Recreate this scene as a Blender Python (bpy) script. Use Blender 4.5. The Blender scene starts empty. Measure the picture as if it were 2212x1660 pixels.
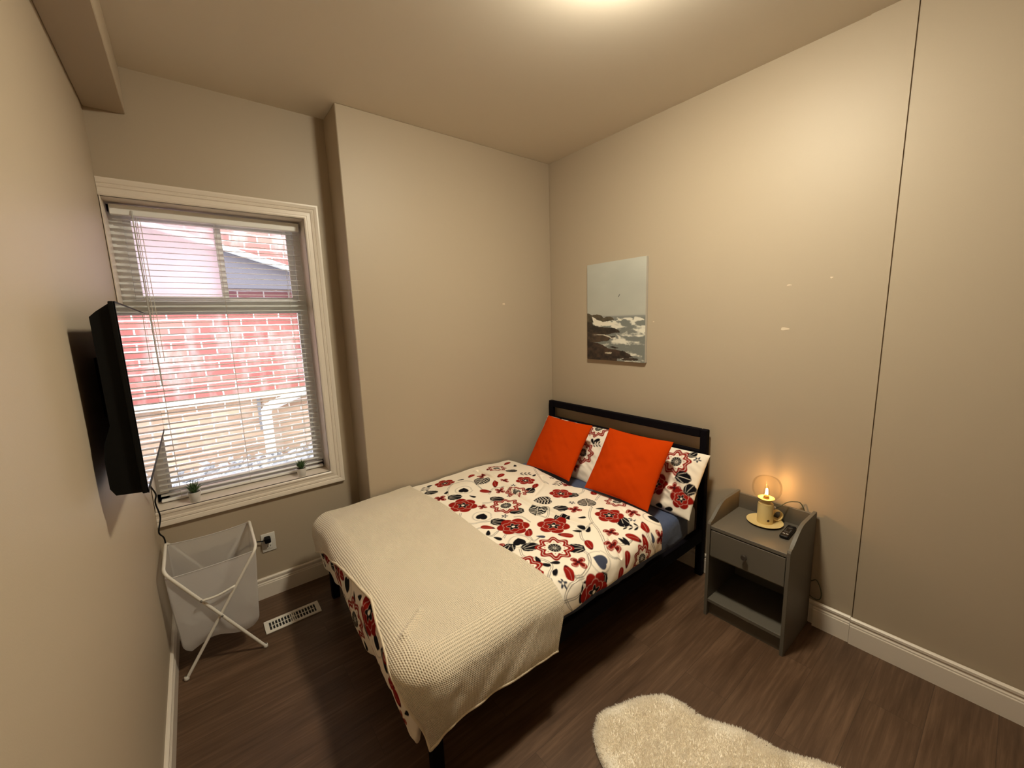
import bpy, bmesh, math, random
import numpy as np
from mathutils import Vector, Matrix
random.seed(7)
rng = np.random.RandomState(3)
sc = bpy.context.scene
COL = sc.collection

# ---------------------------------------------------------------- camera
def make_camera():
    cd = bpy.data.cameras.new('camera')
    cam = bpy.data.objects.new('camera', cd); COL.objects.link(cam)
    r = Vector((0.78349095, -0.62059019, -0.03177652))
    u = Vector((0.12157512, 0.10293793, 0.9872301))
    f = Vector((0.60939431, 0.77734908, -0.15609926))
    m = Matrix(((r.x, u.x, -f.x, -2.41214874), (r.y, u.y, -f.y, -2.50744843),
                (r.z, u.z, -f.z, 1.63830107), (0, 0, 0, 1)))
    cam.matrix_world = m
    cd.sensor_fit = 'HORIZONTAL'; cd.sensor_width = 36.0
    cd.lens = 36.0*873.0611685893723/2212.0
    cd.clip_start = .02; cd.clip_end = 100
    sc.camera = cam
make_camera()

# ---------------------------------------------------------------- world, exposure
w = bpy.data.worlds.new('sky'); sc.world = w; w.use_nodes = True
bg = w.node_tree.nodes['Background']
bg.inputs[0].default_value = (0.84, 0.92, 1.0, 1); bg.inputs[1].default_value = 7.0
sc.view_settings.view_transform = 'Standard'; sc.view_settings.look = 'None'
sc.view_settings.exposure = 0.0; sc.view_settings.gamma = 1.0
sc.view_settings.use_curve_mapping = False
sc.cycles.use_denoising = True
sc.cycles.max_bounces = 10; sc.cycles.diffuse_bounces = 6; sc.cycles.transparent_max_bounces = 24
sc.cycles.transmission_bounces = 8
sc.cycles.sample_clamp_indirect = 6.0
sc.cycles.caustics_refractive = False; sc.cycles.caustics_reflective = False
LAMP_E = 258.0         # ceiling lamp diffuser
BULB_E = 430.0         # bedside filament
# light portal in the window opening (helps sampling the sky only)
ld = bpy.data.lights.new('window_portal', 'AREA'); ld.shape = 'RECTANGLE'; ld.size = .86; ld.size_y = 1.55
ld.cycles.is_portal = True
lo = bpy.data.objects.new('window_portal', ld); COL.objects.link(lo)
lo.location = (-2.225, .50, 1.485); lo.rotation_euler = (math.radians(-90), 0, 0)

# ---------------------------------------------------------------- helpers
def tag(o, label=None, cat=None, group=None, kind=None):
    if label: o['label'] = label
    if cat: o['category'] = cat
    if group: o['group'] = group
    if kind: o['kind'] = kind
    return o
def empty(name, loc=(0, 0, 0), rotz=0.0):
    o = bpy.data.objects.new(name, None); COL.objects.link(o)
    o.location = loc; o.rotation_euler = (0, 0, rotz); o.empty_display_size = .05
    return o
def obj(name, bm, mat, parent=None, smooth=False, auto=None):
    me = bpy.data.meshes.new(name)
    bmesh.ops.recalc_face_normals(bm, faces=bm.faces)
    bm.to_mesh(me); bm.free()
    if mat: me.materials.append(mat)
    if smooth:
        me.polygons.foreach_set('use_smooth', [True]*len(me.polygons))
        if auto is not None: me.set_sharp_from_angle(angle=math.radians(auto))
    o = bpy.data.objects.new(name, me); COL.objects.link(o)
    if parent: o.parent = parent
    return o
def B(): return bmesh.new()
def box(bm, x0, x1, y0, y1, z0, z1, bev=0.0, seg=2):
    r = bmesh.ops.create_cube(bm, size=1.0)
    vs = r['verts']
    for v in vs:
        v.co = Vector(((x0+x1)/2+v.co.x*(x1-x0), (y0+y1)/2+v.co.y*(y1-y0), (z0+z1)/2+v.co.z*(z1-z0)))
    if bev > 0:
        es = list({e for v in vs for e in v.link_edges})
        bmesh.ops.bevel(bm, geom=es, offset=bev, segments=seg, affect='EDGES', profile=.5)
def tube(bm, pts, r, n=10, cap=True, rads=None):
    pts = [Vector(p) for p in pts]
    rings = []
    t0 = (pts[1]-pts[0]).normalized()
    up = Vector((0, 0, 1)) if abs(t0.z) < .9 else Vector((1, 0, 0))
    nrm = (up-t0*up.dot(t0)).normalized()
    for i, p in enumerate(pts):
        if i == 0: t = (pts[1]-p)
        elif i == len(pts)-1: t = (p-pts[i-1])
        else: t = (pts[i+1]-p).normalized()+(p-pts[i-1]).normalized()
        t.normalize()
        nrm = (nrm-t*nrm.dot(t)).normalized(); b = t.cross(nrm)
        rr = rads[i] if rads else r
        rings.append([bm.verts.new(p+(nrm*math.cos(a)+b*math.sin(a))*rr) for a in [2*math.pi*k/n for k in range(n)]])
    for a, b in zip(rings[:-1], rings[1:]):
        for k in range(n): bm.faces.new((a[k], a[(k+1) % n], b[(k+1) % n], b[k]))
    if cap: bm.faces.new(rings[0][::-1]); bm.faces.new(rings[-1])
def spline(ctrl, n=8):
    """Catmull-Rom through the control points"""
    P = [Vector(c) for c in ctrl]; P = [P[0]*2-P[1]]+P+[P[-1]*2-P[-2]]
    out = []
    for i in range(1, len(P)-2):
        for k in range(n):
            t = k/n; a, b, c, d = P[i-1], P[i], P[i+1], P[i+2]
            out.append(.5*((2*b)+(c-a)*t+(2*a-5*b+4*c-d)*t*t+(3*b-a-3*c+d)*t**3))
    out.append(P[-2]); return out
def fillet(pts, r, n=6):
    """polyline with rounded corners"""
    P = [Vector(p) for p in pts]; out = [P[0]]
    for i in range(1, len(P)-1):
        a = (P[i-1]-P[i]); b = (P[i+1]-P[i]); la, lb = a.length, b.length
        k = min(r, la*.45, lb*.45); A = P[i]+a/la*k; Bp = P[i]+b/lb*k
        for j in range(n+1):
            t = j/n; out.append(A*(1-t)**2+P[i]*2*t*(1-t)+Bp*t*t)
    out.append(P[-1]); return out
def lathe(bm, prof, c=(0, 0, 0), n=40, ax='z'):
    rings = []
    for r, z in prof:
        if r < 1e-5:
            rings.append([bm.verts.new((c[0], c[1], c[2]+z))])
        else:
            rings.append([bm.verts.new((c[0]+r*math.cos(2*math.pi*k/n), c[1]+r*math.sin(2*math.pi*k/n), c[2]+z)) for k in range(n)])
    for a, b in zip(rings[:-1], rings[1:]):
        for k in range(n):
            q = [a[k % len(a)], a[(k+1) % len(a)], b[(k+1) % len(b)], b[k % len(b)]]
            q = list(dict.fromkeys(q))
            if len(q) > 2: bm.faces.new(q)
def prism(bm, poly, axis, a, b):
    """extrude polygon (list of 2D) along axis from a to b; poly in the other two axes in xyz order"""
    def mk(p, t):
        if axis == 'x': return (t, p[0], p[1])
        if axis == 'y': return (p[0], t, p[1])
        return (p[0], p[1], t)
    A = [bm.verts.new(mk(p, a)) for p in poly]; C = [bm.verts.new(mk(p, b)) for p in poly]
    n = len(poly)
    for k in range(n): bm.faces.new((A[k], A[(k+1) % n], C[(k+1) % n], C[k]))
    bm.faces.new(A[::-1]); bm.faces.new(C)
def grid_mesh(name, P, mat, parent=None, colors=None, uv=None, closed_u=False):
    """P: (nu,nv,3) array -> smooth quad grid object"""
    nu, nv = P.shape[:2]
    me = bpy.data.meshes.new(name)
    idx = np.arange(nu*nv).reshape(nu, nv)
    if closed_u: idx = np.vstack([idx, idx[:1]])
    q = np.stack([idx[:-1, :-1], idx[1:, :-1], idx[1:, 1:], idx[:-1, 1:]], -1).reshape(-1, 4)
    me.vertices.add(nu*nv); me.vertices.foreach_set('co', P.reshape(-1).astype(np.float32))
    me.loops.add(q.size); me.loops.foreach_set('vertex_index', q.reshape(-1).astype(np.int32))
    me.polygons.add(len(q)); me.polygons.foreach_set('loop_start', (np.arange(len(q))*4).astype(np.int32))
    me.polygons.foreach_set('use_smooth', np.ones(len(q), bool))
    me.update(calc_edges=True)
    if colors is not None:
        ca = me.color_attributes.new('print', 'FLOAT_COLOR', 'POINT')
        c = np.ones((nu*nv, 4), np.float32); c[:, :3] = colors.reshape(-1, 3); ca.data.foreach_set('color', c.reshape(-1))
    if uv is not None:
        ul = me.attributes.new('flat', 'FLOAT_VECTOR', 'POINT')
        c = np.zeros((nu*nv, 3), np.float32); c[:, :2] = uv.reshape(-1, 2); ul.data.foreach_set('vector', c.reshape(-1))
    me.materials.append(mat)
    o = bpy.data.objects.new(name, me); COL.objects.link(o)
    if parent: o.parent = parent
    return o

# ---------------------------------------------------------------- materials
def lin(*c):
    return tuple(((x/255)/12.92 if x/255 <= .04045 else ((x/255+.055)/1.055)**2.4) for x in c)+(1.0,)
def M(name, col, rough=.5, **k):
    m = bpy.data.materials.new(name); m.use_nodes = True
    b = m.node_tree.nodes['Principled BSDF']
    b.inputs['Base Color'].default_value = col if len(col) == 4 else tuple(col)+(1,)
    b.inputs['Roughness'].default_value = rough
    for kk, v in k.items(): b.inputs[kk.replace('_', ' ')].default_value = v
    return m
def nodes(m): return m.node_tree.nodes, m.node_tree.links, m.node_tree.nodes['Principled BSDF']
def bump(m, scale, strength, dist=.002, detail=4, stretch=None, coord='Object'):
    N, L, b = nodes(m)
    tc = N.new('ShaderNodeTexCoord'); mp = N.new('ShaderNodeMapping'); nz = N.new('ShaderNodeTexNoise'); bp = N.new('ShaderNodeBump')
    nz.inputs['Scale'].default_value = scale; nz.inputs['Detail'].default_value = detail
    if stretch: mp.inputs['Scale'].default_value = stretch
    bp.inputs['Strength'].default_value = strength; bp.inputs['Distance'].default_value = dist
    L.new(tc.outputs[coord], mp.inputs[0]); L.new(mp.outputs[0], nz.inputs[0]); L.new(nz.outputs[0], bp.inputs['Height'])
    L.new(bp.outputs[0], b.inputs['Normal']); return nz
def mottle(m, c1, c2, scale, detail=3, stretch=None):
    N, L, b = nodes(m)
    tc = N.new('ShaderNodeTexCoord'); mp = N.new('ShaderNodeMapping'); nz = N.new('ShaderNodeTexNoise'); r = N.new('ShaderNodeValToRGB')
    if stretch: mp.inputs['Scale'].default_value = stretch
    nz.inputs['Scale'].default_value = scale; nz.inputs['Detail'].default_value = detail
    r.color_ramp.elements[0].color = c1; r.color_ramp.elements[1].color = c2
    r.color_ramp.elements[0].position = .3; r.color_ramp.elements[1].position = .7
    L.new(tc.outputs['Object'], mp.inputs[0]); L.new(mp.outputs[0], nz.inputs[0]); L.new(nz.outputs[0], r.inputs[0]); L.new(r.outputs[0], b.inputs['Base Color'])
WALLC = (.435, .362, .272, 1)
m_wall = M('wall_paint', WALLC, .5); bump(m_wall, 260, .12, .0015)
m_ceil = M('ceiling_paint', (.74, .68, .59, 1), .8); bump(m_ceil, 200, .1, .001)
m_trim = M('trim_paint', (.76, .69, .61, 1), .35)
m_vinyl = M('window_vinyl', (.84, .86, .86, 1), .4)
m_blind = M('blind_slat', (.86, .87, .87, 1), .45)
m_black = M('black_metal', (.004, .004, .005, 1), .6, Specular_IOR_Level=.15)
m_frame = M('bed_metal', (.005, .004, .006, 1), .7, Specular_IOR_Level=.05); bump(m_frame, 500, .2, .0006)
m_white = M('white_plastic', (.72, .70, .66, 1), .4)
m_dark = M('dark_slot', (.01, .01, .01, 1), .7)

def floor_mat():
    m = bpy.data.materials.new('wood_laminate'); m.use_nodes = True; N, L, b = nodes(m)
    b.inputs['Roughness'].default_value = .42
    tc = N.new('ShaderNodeTexCoord')
    br = N.new('ShaderNodeTexBrick'); br.offset = .37; br.inputs['Scale'].default_value = 1
    br.inputs['Brick Width'].default_value = 1.22; br.inputs['Row Height'].default_value = .182
    br.inputs['Mortar Size'].default_value = .0009; br.inputs['Mortar Smooth'].default_value = .1; br.inputs['Bias'].default_value = 0
    br.inputs['Color1'].default_value = (.0, .0, .0, 1); br.inputs['Color2'].default_value = (1, 1, 1, 1); br.inputs['Mortar'].default_value = (.5, .5, .5, 1)
    mp0 = N.new('ShaderNodeMapping'); mp0.inputs['Location'].default_value = (.35, .05, 0)
    L.new(tc.outputs['Object'], mp0.inputs[0]); L.new(mp0.outputs[0], br.inputs['Vector'])
    # grain noise shifted for every plank
    add = N.new('ShaderNodeVectorMath'); add.operation = 'MULTIPLY_ADD'
    L.new(br.outputs['Color'], add.inputs[0]); add.inputs[1].default_value = (7.3, 3.1, 0); L.new(tc.outputs['Object'], add.inputs[2])
    mp = N.new('ShaderNodeMapping'); mp.inputs['Scale'].default_value = (1.5, 26, 1); L.new(add.outputs[0], mp.inputs[0])
    nz = N.new('ShaderNodeTexNoise'); nz.inputs['Scale'].default_value = 2.2; nz.inputs['Detail'].default_value = 8; nz.inputs['Roughness'].default_value = .65; nz.inputs['Distortion'].default_value = .5
    L.new(mp.outputs[0], nz.inputs[0])
    mp2 = N.new('ShaderNodeMapping'); mp2.inputs['Scale'].default_value = (.8, 3.2, 1); L.new(add.outputs[0], mp2.inputs[0])
    nz2 = N.new('ShaderNodeTexNoise'); nz2.inputs['Scale'].default_value = 2.0; nz2.inputs['Detail'].default_value = 3; L.new(mp2.outputs[0], nz2.inputs[0])
    r = N.new('ShaderNodeValToRGB'); cr = r.color_ramp
    cr.elements[0].position = .32; cr.elements[0].color = (.052, .026, .0135, 1)
    cr.elements[1].position = .66; cr.elements[1].color = (.172, .100, .060, 1)
    e = cr.elements.new(.5); e.color = (.100, .055, .031, 1)
    mx = N.new('ShaderNodeMix'); mx.data_type = 'FLOAT'; mx.inputs[0].default_value = .4
    L.new(nz.outputs[0], mx.inputs[2]); L.new(nz2.outputs[0], mx.inputs[3])
    ad = N.new('ShaderNodeMath'); ad.operation = 'MULTIPLY_ADD'; ad.inputs[1].default_value = .04; L.new(br.outputs['Color'], ad.inputs[0])
    sb = N.new('ShaderNodeMath'); sb.operation = 'SUBTRACT'; sb.inputs[1].default_value = .03; L.new(mx.outputs[0], sb.inputs[0]); L.new(sb.outputs[0], ad.inputs[2])
    L.new(ad.outputs[0], r.inputs[0])
    mc = N.new('ShaderNodeMix'); mc.data_type = 'RGBA'; L.new(br.outputs['Fac'], mc.inputs[0]); L.new(r.outputs[0], mc.inputs[6]); mc.inputs[7].default_value = (.052, .030, .019, 1)
    L.new(mc.outputs[2], b.inputs['Base Color'])
    bp = N.new('ShaderNodeBump'); bp.inputs['Strength'].default_value = .15; bp.inputs['Distance'].default_value = .001
    L.new(nz.outputs[0], bp.inputs['Height']); L.new(bp.outputs[0], b.inputs['Normal'])
    return m
m_floor = floor_mat()

def brick_mat(name, c1, c2, mort, wash):
    m = bpy.data.materials.new(name); m.use_nodes = True; N, L, b = nodes(m)
    b.inputs['Roughness'].default_value = .9
    tc = N.new('ShaderNodeTexCoord'); sp = N.new('ShaderNodeSeparateXYZ'); cb = N.new('ShaderNodeCombineXYZ')
    L.new(tc.outputs['Object'], sp.inputs[0]); L.new(sp.outputs[0], cb.inputs[0]); L.new(sp.outputs[2], cb.inputs[1])
    wn = N.new('ShaderNodeTexNoise'); wn.inputs['Scale'].default_value = 9; L.new(tc.outputs['Object'], wn.inputs[0])
    ma = N.new('ShaderNodeVectorMath'); ma.operation = 'MULTIPLY_ADD'; ma.inputs[1].default_value = (.012, .012, 0); L.new(wn.outputs['Color'], ma.inputs[0]); L.new(cb.outputs[0], ma.inputs[2])
    br = N.new('ShaderNodeTexBrick'); br.inputs['Scale'].default_value = 1; br.inputs['Brick Width'].default_value = .222
    br.inputs['Row Height'].default_value = .067; br.inputs['Mortar Size'].default_value = .006; br.inputs['Bias'].default_value = -.1
    br.inputs['Color1'].default_value = c1; br.inputs['Color2'].default_value = c2; br.inputs['Mortar'].default_value = mort
    L.new(ma.outputs[0], br.inputs['Vector'])
    n2 = N.new('ShaderNodeTexNoise'); n2.inputs['Scale'].default_value = 2.6; n2.inputs['Detail'].default_value = 6
    mp = N.new('ShaderNodeMapping'); mp.inputs['Scale'].default_value = (2.2, 1, .7); L.new(tc.outputs['Object'], mp.inputs[0]); L.new(mp.outputs[0], n2.inputs[0])
    rr = N.new('ShaderNodeMapRange'); rr.inputs[1].default_value = .5; rr.inputs[2].default_value = .75; rr.inputs[4].default_value = wash; L.new(n2.outputs[0], rr.inputs[0])
    mx = N.new('ShaderNodeMix'); mx.data_type = 'RGBA'; L.new(rr.outputs[0], mx.inputs[0]); L.new(br.outputs['Color'], mx.inputs[6]); mx.inputs[7].default_value = mort
    L.new(mx.outputs[2], b.inputs['Base Color'])
    bp = N.new('ShaderNodeBump'); bp.inputs['Strength'].default_value = .6; bp.inputs['Distance'].default_value = .006; bp.invert = True
    L.new(br.outputs['Fac'], bp.inputs['Height']); L.new(bp.outputs[0], b.inputs['Normal'])
    return m

# ================================================================ ROOM SHELL
H = 2.86; WX = -2.669; BY = .237; FY = -4.7; RX = 0.0
def st(name, bm, m, parent=None, **k):
    o = obj(name, bm, m, parent, **k)
    if parent is None: o['kind'] = 'structure'
    return o
b = B(); box(b, WX-.15, .17, FY-.15, .75, -.12, 0); st('floor', b, m_floor)
b = B(); box(b, WX-.15, .17, FY-.15, .60, H, H+.12); st('ceiling', b, m_ceil)
b = B(); box(b, WX-.15, WX, FY-.15, .60, 0, H); st('wall_left', b, m_wall)
b = B(); box(b, WX, .15, FY-.15, FY, 0, H); st('wall_front', b, m_wall)
# right wall: a long sheet, then two slightly proud panels with a crack between
b = B(); box(b, 0, .15, -1.965, .12, 0, H); box(b, -.005, .15, -2.112, -1.965, 0, H)
box(b, .008, .15, -2.1175, -2.112, 0, H); box(b, -.012, .15, FY, -2.1175, 0, H)
wr_ = st('wall_right', b, m_wall)
m_pale = M('pale_spot_tone', (.72, .62, .48, 1), .6)  # small pale discs, slightly proud of the walls
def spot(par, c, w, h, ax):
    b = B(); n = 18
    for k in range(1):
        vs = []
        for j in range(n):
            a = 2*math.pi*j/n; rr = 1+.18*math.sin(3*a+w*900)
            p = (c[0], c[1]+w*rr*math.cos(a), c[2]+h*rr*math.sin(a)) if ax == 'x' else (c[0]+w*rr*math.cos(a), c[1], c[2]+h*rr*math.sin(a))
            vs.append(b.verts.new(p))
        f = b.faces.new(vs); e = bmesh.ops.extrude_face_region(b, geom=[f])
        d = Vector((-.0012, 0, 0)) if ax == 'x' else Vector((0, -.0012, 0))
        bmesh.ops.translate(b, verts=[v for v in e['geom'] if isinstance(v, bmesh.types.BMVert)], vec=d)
    obj('pale_spot', b, m_pale, par)
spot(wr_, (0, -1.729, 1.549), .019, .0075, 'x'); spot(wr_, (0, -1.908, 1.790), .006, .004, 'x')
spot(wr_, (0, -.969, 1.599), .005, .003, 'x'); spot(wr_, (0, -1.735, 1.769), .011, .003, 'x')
# chimney breast behind the bed and the window wall with its opening
b = B(); box(b, -1.632, 0, 0, .60, 0, H, .004, 1); wm_ = st('wall_middle', b, m_wall)
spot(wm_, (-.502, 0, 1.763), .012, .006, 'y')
OX0, OX1, OZ0, OZ1 = -2.662, -1.800, .700, 2.272
b = B()
box(b, WX, -1.632, BY, .60, 0, OZ0-.02); box(b, WX, -1.632, BY, .60, OZ1+.012, H)
box(b, OX1+.012, -1.632, BY, .60, OZ0-.02, OZ1+.012); box(b, WX, WX+.004, BY, .60, OZ0-.02, OZ1+.012)
st('wall_back', b, m_wall)
b = B(); box(b, WX, -2.525, FY, BY, 2.653, H, .003, 1); st('trim_1', b, m_wall)   # boxed beam along the ceiling

# baseboards: (depth, height) profile
BP = [(0, 0), (.015, 0), (.015, .088), (.0125, .092), (.0125, .098), (.009, .103), (.009, .109), (.0125, .114), (.0125, .124), (.006, .130), (0, .130)]
def base_x(name, x0, x1, y, par=None):      # along x, room on the -y side
    b = B(); prism(b, [(y-d, z) for d, z in BP], 'x', x0, x1); return st(name, b, m_trim, par)
def base_y(name, y0, y1, x, s, hs=1.0):
    b = B(); prism(b, [(x+s*d, z*hs) for d, z in BP], 'y', y0, y1); return st(name, b, m_trim)
base_x('baseboard_back', WX+.015, -1.632, BY)
base_x('baseboard_middle', -1.645, -.012, 0)
base_y('baseboard_left', FY, BY, WX, 1)
base_y('baseboard_right', -1.962, -.0, 0, -1, .97)
base_y('baseboard_right', -2.112, -1.962, -.018, -1, 1.06)
base_y('baseboard_right', FY, -2.114, -.024, -1, 1.06)
b = B(); box(b, -.024, 0, -2.112, -1.965, 0, .12); box(b, -.03, 0, FY, -2.114, 0, .12); st('baseboard_right', b, m_trim)

# ---------------------------------------------------------------- window casing (mitred moulding), sill board, reveals
CP = [(0, 0), (.0, .014), (.006, .018), (.014, .018), (.018, .014), (.036, .0125), (.040, .017), (.050, .019), (.054, .015), (.058, .019), (.072, .022), (.080, .022), (.080, 0)]
b = B(); rings = []
path = [((WX+.001, OZ1), (0, 1)), ((OX1, OZ1), (1, 1)), ((OX1, OZ0), (1, -1)), ((WX+.001, OZ0), (0, -1))]
for (px, pz), (sx, sz) in path:
    rings.append([b.verts.new((px+sx*w_, BY-d_, pz+sz*w_)) for w_, d_ in CP])
for r0, r1 in zip(rings[:-1], rings[1:]):
    for k in range(len(CP)): b.faces.new((r0[k], r0[(k+1) % len(CP)], r1[(k+1) % len(CP)], r1[k]))
b.faces.new(rings[0]); b.faces.new(rings[-1][::-1])
st('trim_2', b, m_trim)
b = B()
box(b, OX0, OX1+.012, BY-.012, .44, OZ0-.02, OZ0)               # stool
box(b, OX1, OX1+.012, BY-.010, .44, OZ0, OZ1+.012)
box(b, OX0, OX1+.012, BY-.010, .44, OZ1, OZ1+.012)
box(b, OX0-.004, OX0, BY-.010, .44, OZ0, OZ1)
st('trim_3', b, m_trim)

# ---------------------------------------------------------------- window unit
wroot = empty('window_1', (-2.23, .42, OZ0)); wroot['kind'] = 'structure'
def wpart(name, b, m, par=wroot, **k):
    o = obj(name, b, m, par, **k)
    if par is wroot: o.matrix_parent_inverse = Matrix.Translation(-Vector(wroot.location))
    return o
Y0, Y1 = .395, .470
b = B()
box(b, OX0, -2.612, Y0, Y1, OZ0, OZ1); box(b, -1.838, OX1, Y0, Y1, OZ0, OZ1)
box(b, OX0, OX1, Y0, Y1, 2.235, OZ1); box(b, OX0, OX1, Y0, Y1, OZ0, .742)
box(b, OX0, OX1, Y0-.008, Y1, 1.738, 1.800, .003, 1); box(b, OX0, OX1, Y0-.018, Y0, 1.752, 1.766); box(b, OX0, OX1, Y0-.014, Y0, 1.784, 1.796)
wpart('window_frame', b, m_vinyl)
def sash(x0, x1, z0, z1, y, w_=.032):
    b = B(); d = .022
    box(b, x0, x0+w_, y, y+d, z0, z1, .002, 1); box(b, x1-w_, x1, y, y+d, z0, z1, .002, 1)
    box(b, x0+w_, x1-w_, y, y+d, z0, z0+w_*.8, .002, 1); box(b, x0+w_, x1-w_, y, y+d, z1-w_*.8, z1, .002, 1)
    return b
s1 = wpart('sash', sash(-2.612, -2.205, 1.800, 2.235, .402), m_vinyl)
s2 = wpart('sash', sash(-2.240, -1.838, 1.800, 2.235, .432, .030), m_vinyl)
s3 = wpart('sash', sash(-2.612, -1.838, .742, 1.738, .415, .014), m_vinyl)
def glass_mat(name, haze):
    m = bpy.data.materials.new(name); m.use_nodes = True; N = m.node_tree.nodes; L = m.node_tree.links; N.remove(N['Principled BSDF'])
    o = N['Material Output']; t = N.new('ShaderNodeBsdfTransparent'); g = N.new('ShaderNodeBsdfGlossy'); g.inputs['Roughness'].default_value = .02
    fr = N.new('ShaderNodeFresnel'); fr.inputs[0].default_value = 1.25
    mx = N.new('ShaderNodeMixShader'); L.new(fr.outputs[0], mx.inputs[0]); L.new(t.outputs[0], mx.inputs[1]); L.new(g.outputs[0], mx.inputs[2])
    if haze > 0:
        d = N.new('ShaderNodeBsdfTranslucent'); d.inputs[0].default_value = (.93, .90, .97, 1); d2 = N.new('ShaderNodeMixShader'); d2.inputs[0].default_value = haze
        L.new(mx.outputs[0], d2.inputs[1]); L.new(d.outputs[0], d2.inputs[2]); L.new(d2.outputs[0], o.inputs[0])
    else: L.new(mx.outputs[0], o.inputs[0])
    return m
m_glass = glass_mat('pane_glass', 0); m_haze = glass_mat('hazy_pane_glass', .55)  # left slider pane mixes translucent white into clear glass
for nm, (x0, x1, z0, z1, y), mt in (('pane', (-2.582, -2.235, 1.824, 2.211, .412), m_haze), ('pane', (-2.212, -1.866, 1.824, 2.211, .442), m_glass), ('pane', (-2.60, -1.85, .753, 1.727, .425), m_glass)):
    b = B(); box(b, x0, x1, y, y+.004, z0, z1); g = wpart(nm, b, mt)
    if mt is m_haze: g['label'] = 'hazy pale pane of the left slider'

# ================================================================ OUTSIDE (alley)
bh = empty('brick_house', (-2.2, 2.3, .2))
tag(bh, 'red brick house wall across the alley outside the window', 'building')
def out(name, b, m, root=bh, **k):
    o = obj(name, b, m, root, **k); o.matrix_parent_inverse = Matrix.Translation(-Vector(root.location)); return o
m_br1 = brick_mat('red_brick', (.38, .115, .10, 1), (.50, .20, .16, 1), (.74, .66, .62, 1), .6)
m_br2 = brick_mat('pale_brick', (.40, .25, .165, 1), (.62, .43, .30, 1), (.80, .74, .68, 1), .35)
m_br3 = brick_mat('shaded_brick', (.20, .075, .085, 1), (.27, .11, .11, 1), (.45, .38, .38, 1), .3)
b = B(); box(b, -7, -1.39, 2.30, 2.6, .98, 4.2); out('brick_wall', b, m_br1)
b = B(); box(b, -1.39, 3, 2.30, 2.6, -.4, 3.6); out('brick_wall', b, m_br2)
b = B(); box(b, -7, -1.39, 2.315, 2.6, -.4, .98); out('foundation_wall', b, m_br2)['label'] = 'pale painted brick below the ledge'
b = B(); prism(b, [(2.62, .935), (2.255, .935), (2.255, .965), (2.30, 1.0), (2.62, 1.0)], 'x', -7, -1.39); out('stone_ledge', b, M('ledge_stone', (.74, .68, .55, 1), .9))
# side porch: grey shingled slope under a white flashing
b = B(); prism(b, [(-2.95, 2.61), (-1.46, 2.165), (-1.46, 2.02), (-2.95, 2.02)], 'y', 2.18, 2.30); 
out('porch_side', b, M('grey_siding', (.15, .135, .155, 1), .8))
b = B(); prism(b, [(-3.0, 2.675), (-1.42, 2.20), (-1.42, 2.155), (-3.0, 2.63)], 'y', 2.10, 2.31); out('roof_edge', b, M('white_flashing', (.8, .8, .78, 1), .5))
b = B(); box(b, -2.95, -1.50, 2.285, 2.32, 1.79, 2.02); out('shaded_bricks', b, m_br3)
b = B(); box(b, -1.96, -1.93, 2.292, 2.33, .60, .93); out('foundation_crack', b, M('grey_patch', (.25, .24, .25, 1), .9))
# downspout
m_spout = M('downspout_enamel', (.80, .80, .80, 1), .4)
dsp = empty('downspout', (-1.87, 2.2, .3)); tag(dsp, 'white corrugated downspout bending along the brick wall outside', 'pipe')
b = B(); box(b, -1.505, -1.415, 2.20, 2.285, 1.06, 3.2, .01, 2); out('upper_pipe', b, m_spout, dsp)
pts = fillet([(-1.46, 2.235, 1.10), (-1.46, 2.225, .985), (-1.90, 2.21, .835), (-1.90, 2.21, .70)], .09, 9)
b = B(); n0 = len(pts); tube(b, pts, .044, 14, True, [.044+(.006 if i % 2 else -.001) for i in range(n0)]); out('elbow_pipe', b, m_spout, dsp, smooth=True, auto=40)
b = B(); box(b, -1.943, -1.857, 2.17, 2.25, .22, .72, .008, 2); out('lower_pipe', b, m_spout, dsp)
m_ground = M('alley_ground', (.42, .42, .44, 1), .95); mottle(m_ground, (.28, .28, .30, 1), (.60, .60, .62, 1), 14, 6)
b = B(); box(b, -7, 3, .61, 2.32, -.2, .30); o = st('ground', b, m_ground)
# snow-speckled rubble heaped at the foot of the wall
b = B()
for k in range(1500):
    x = -3.4+2.6*random.random(); y = .75+1.5*random.random(); s = .010+.028*random.random()**2
    z = .30+.10*max(0, (y-1.6)/.7)*random.random()
    m4 = Matrix.Translation((x, y, z)) @ Matrix.Rotation(random.random()*6.3, 4, Vector((random.random(), random.random(), .3)).normalized()) @ Matrix.Diagonal((s*1.4, s, s*.7, 1))
    bmesh.ops.create_icosphere(b, subdivisions=1, radius=1, matrix=m4)
m_rub = M('rubble', (.5, .5, .52, 1), .9); mottle(m_rub, (.16, .16, .18, 1), (.80, .80, .82, 1), 12, 3)
tag(obj('rubble', b, m_rub), 'grey and white rubble heaped on the ground outside the window', 'rubble', kind='stuff')

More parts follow.
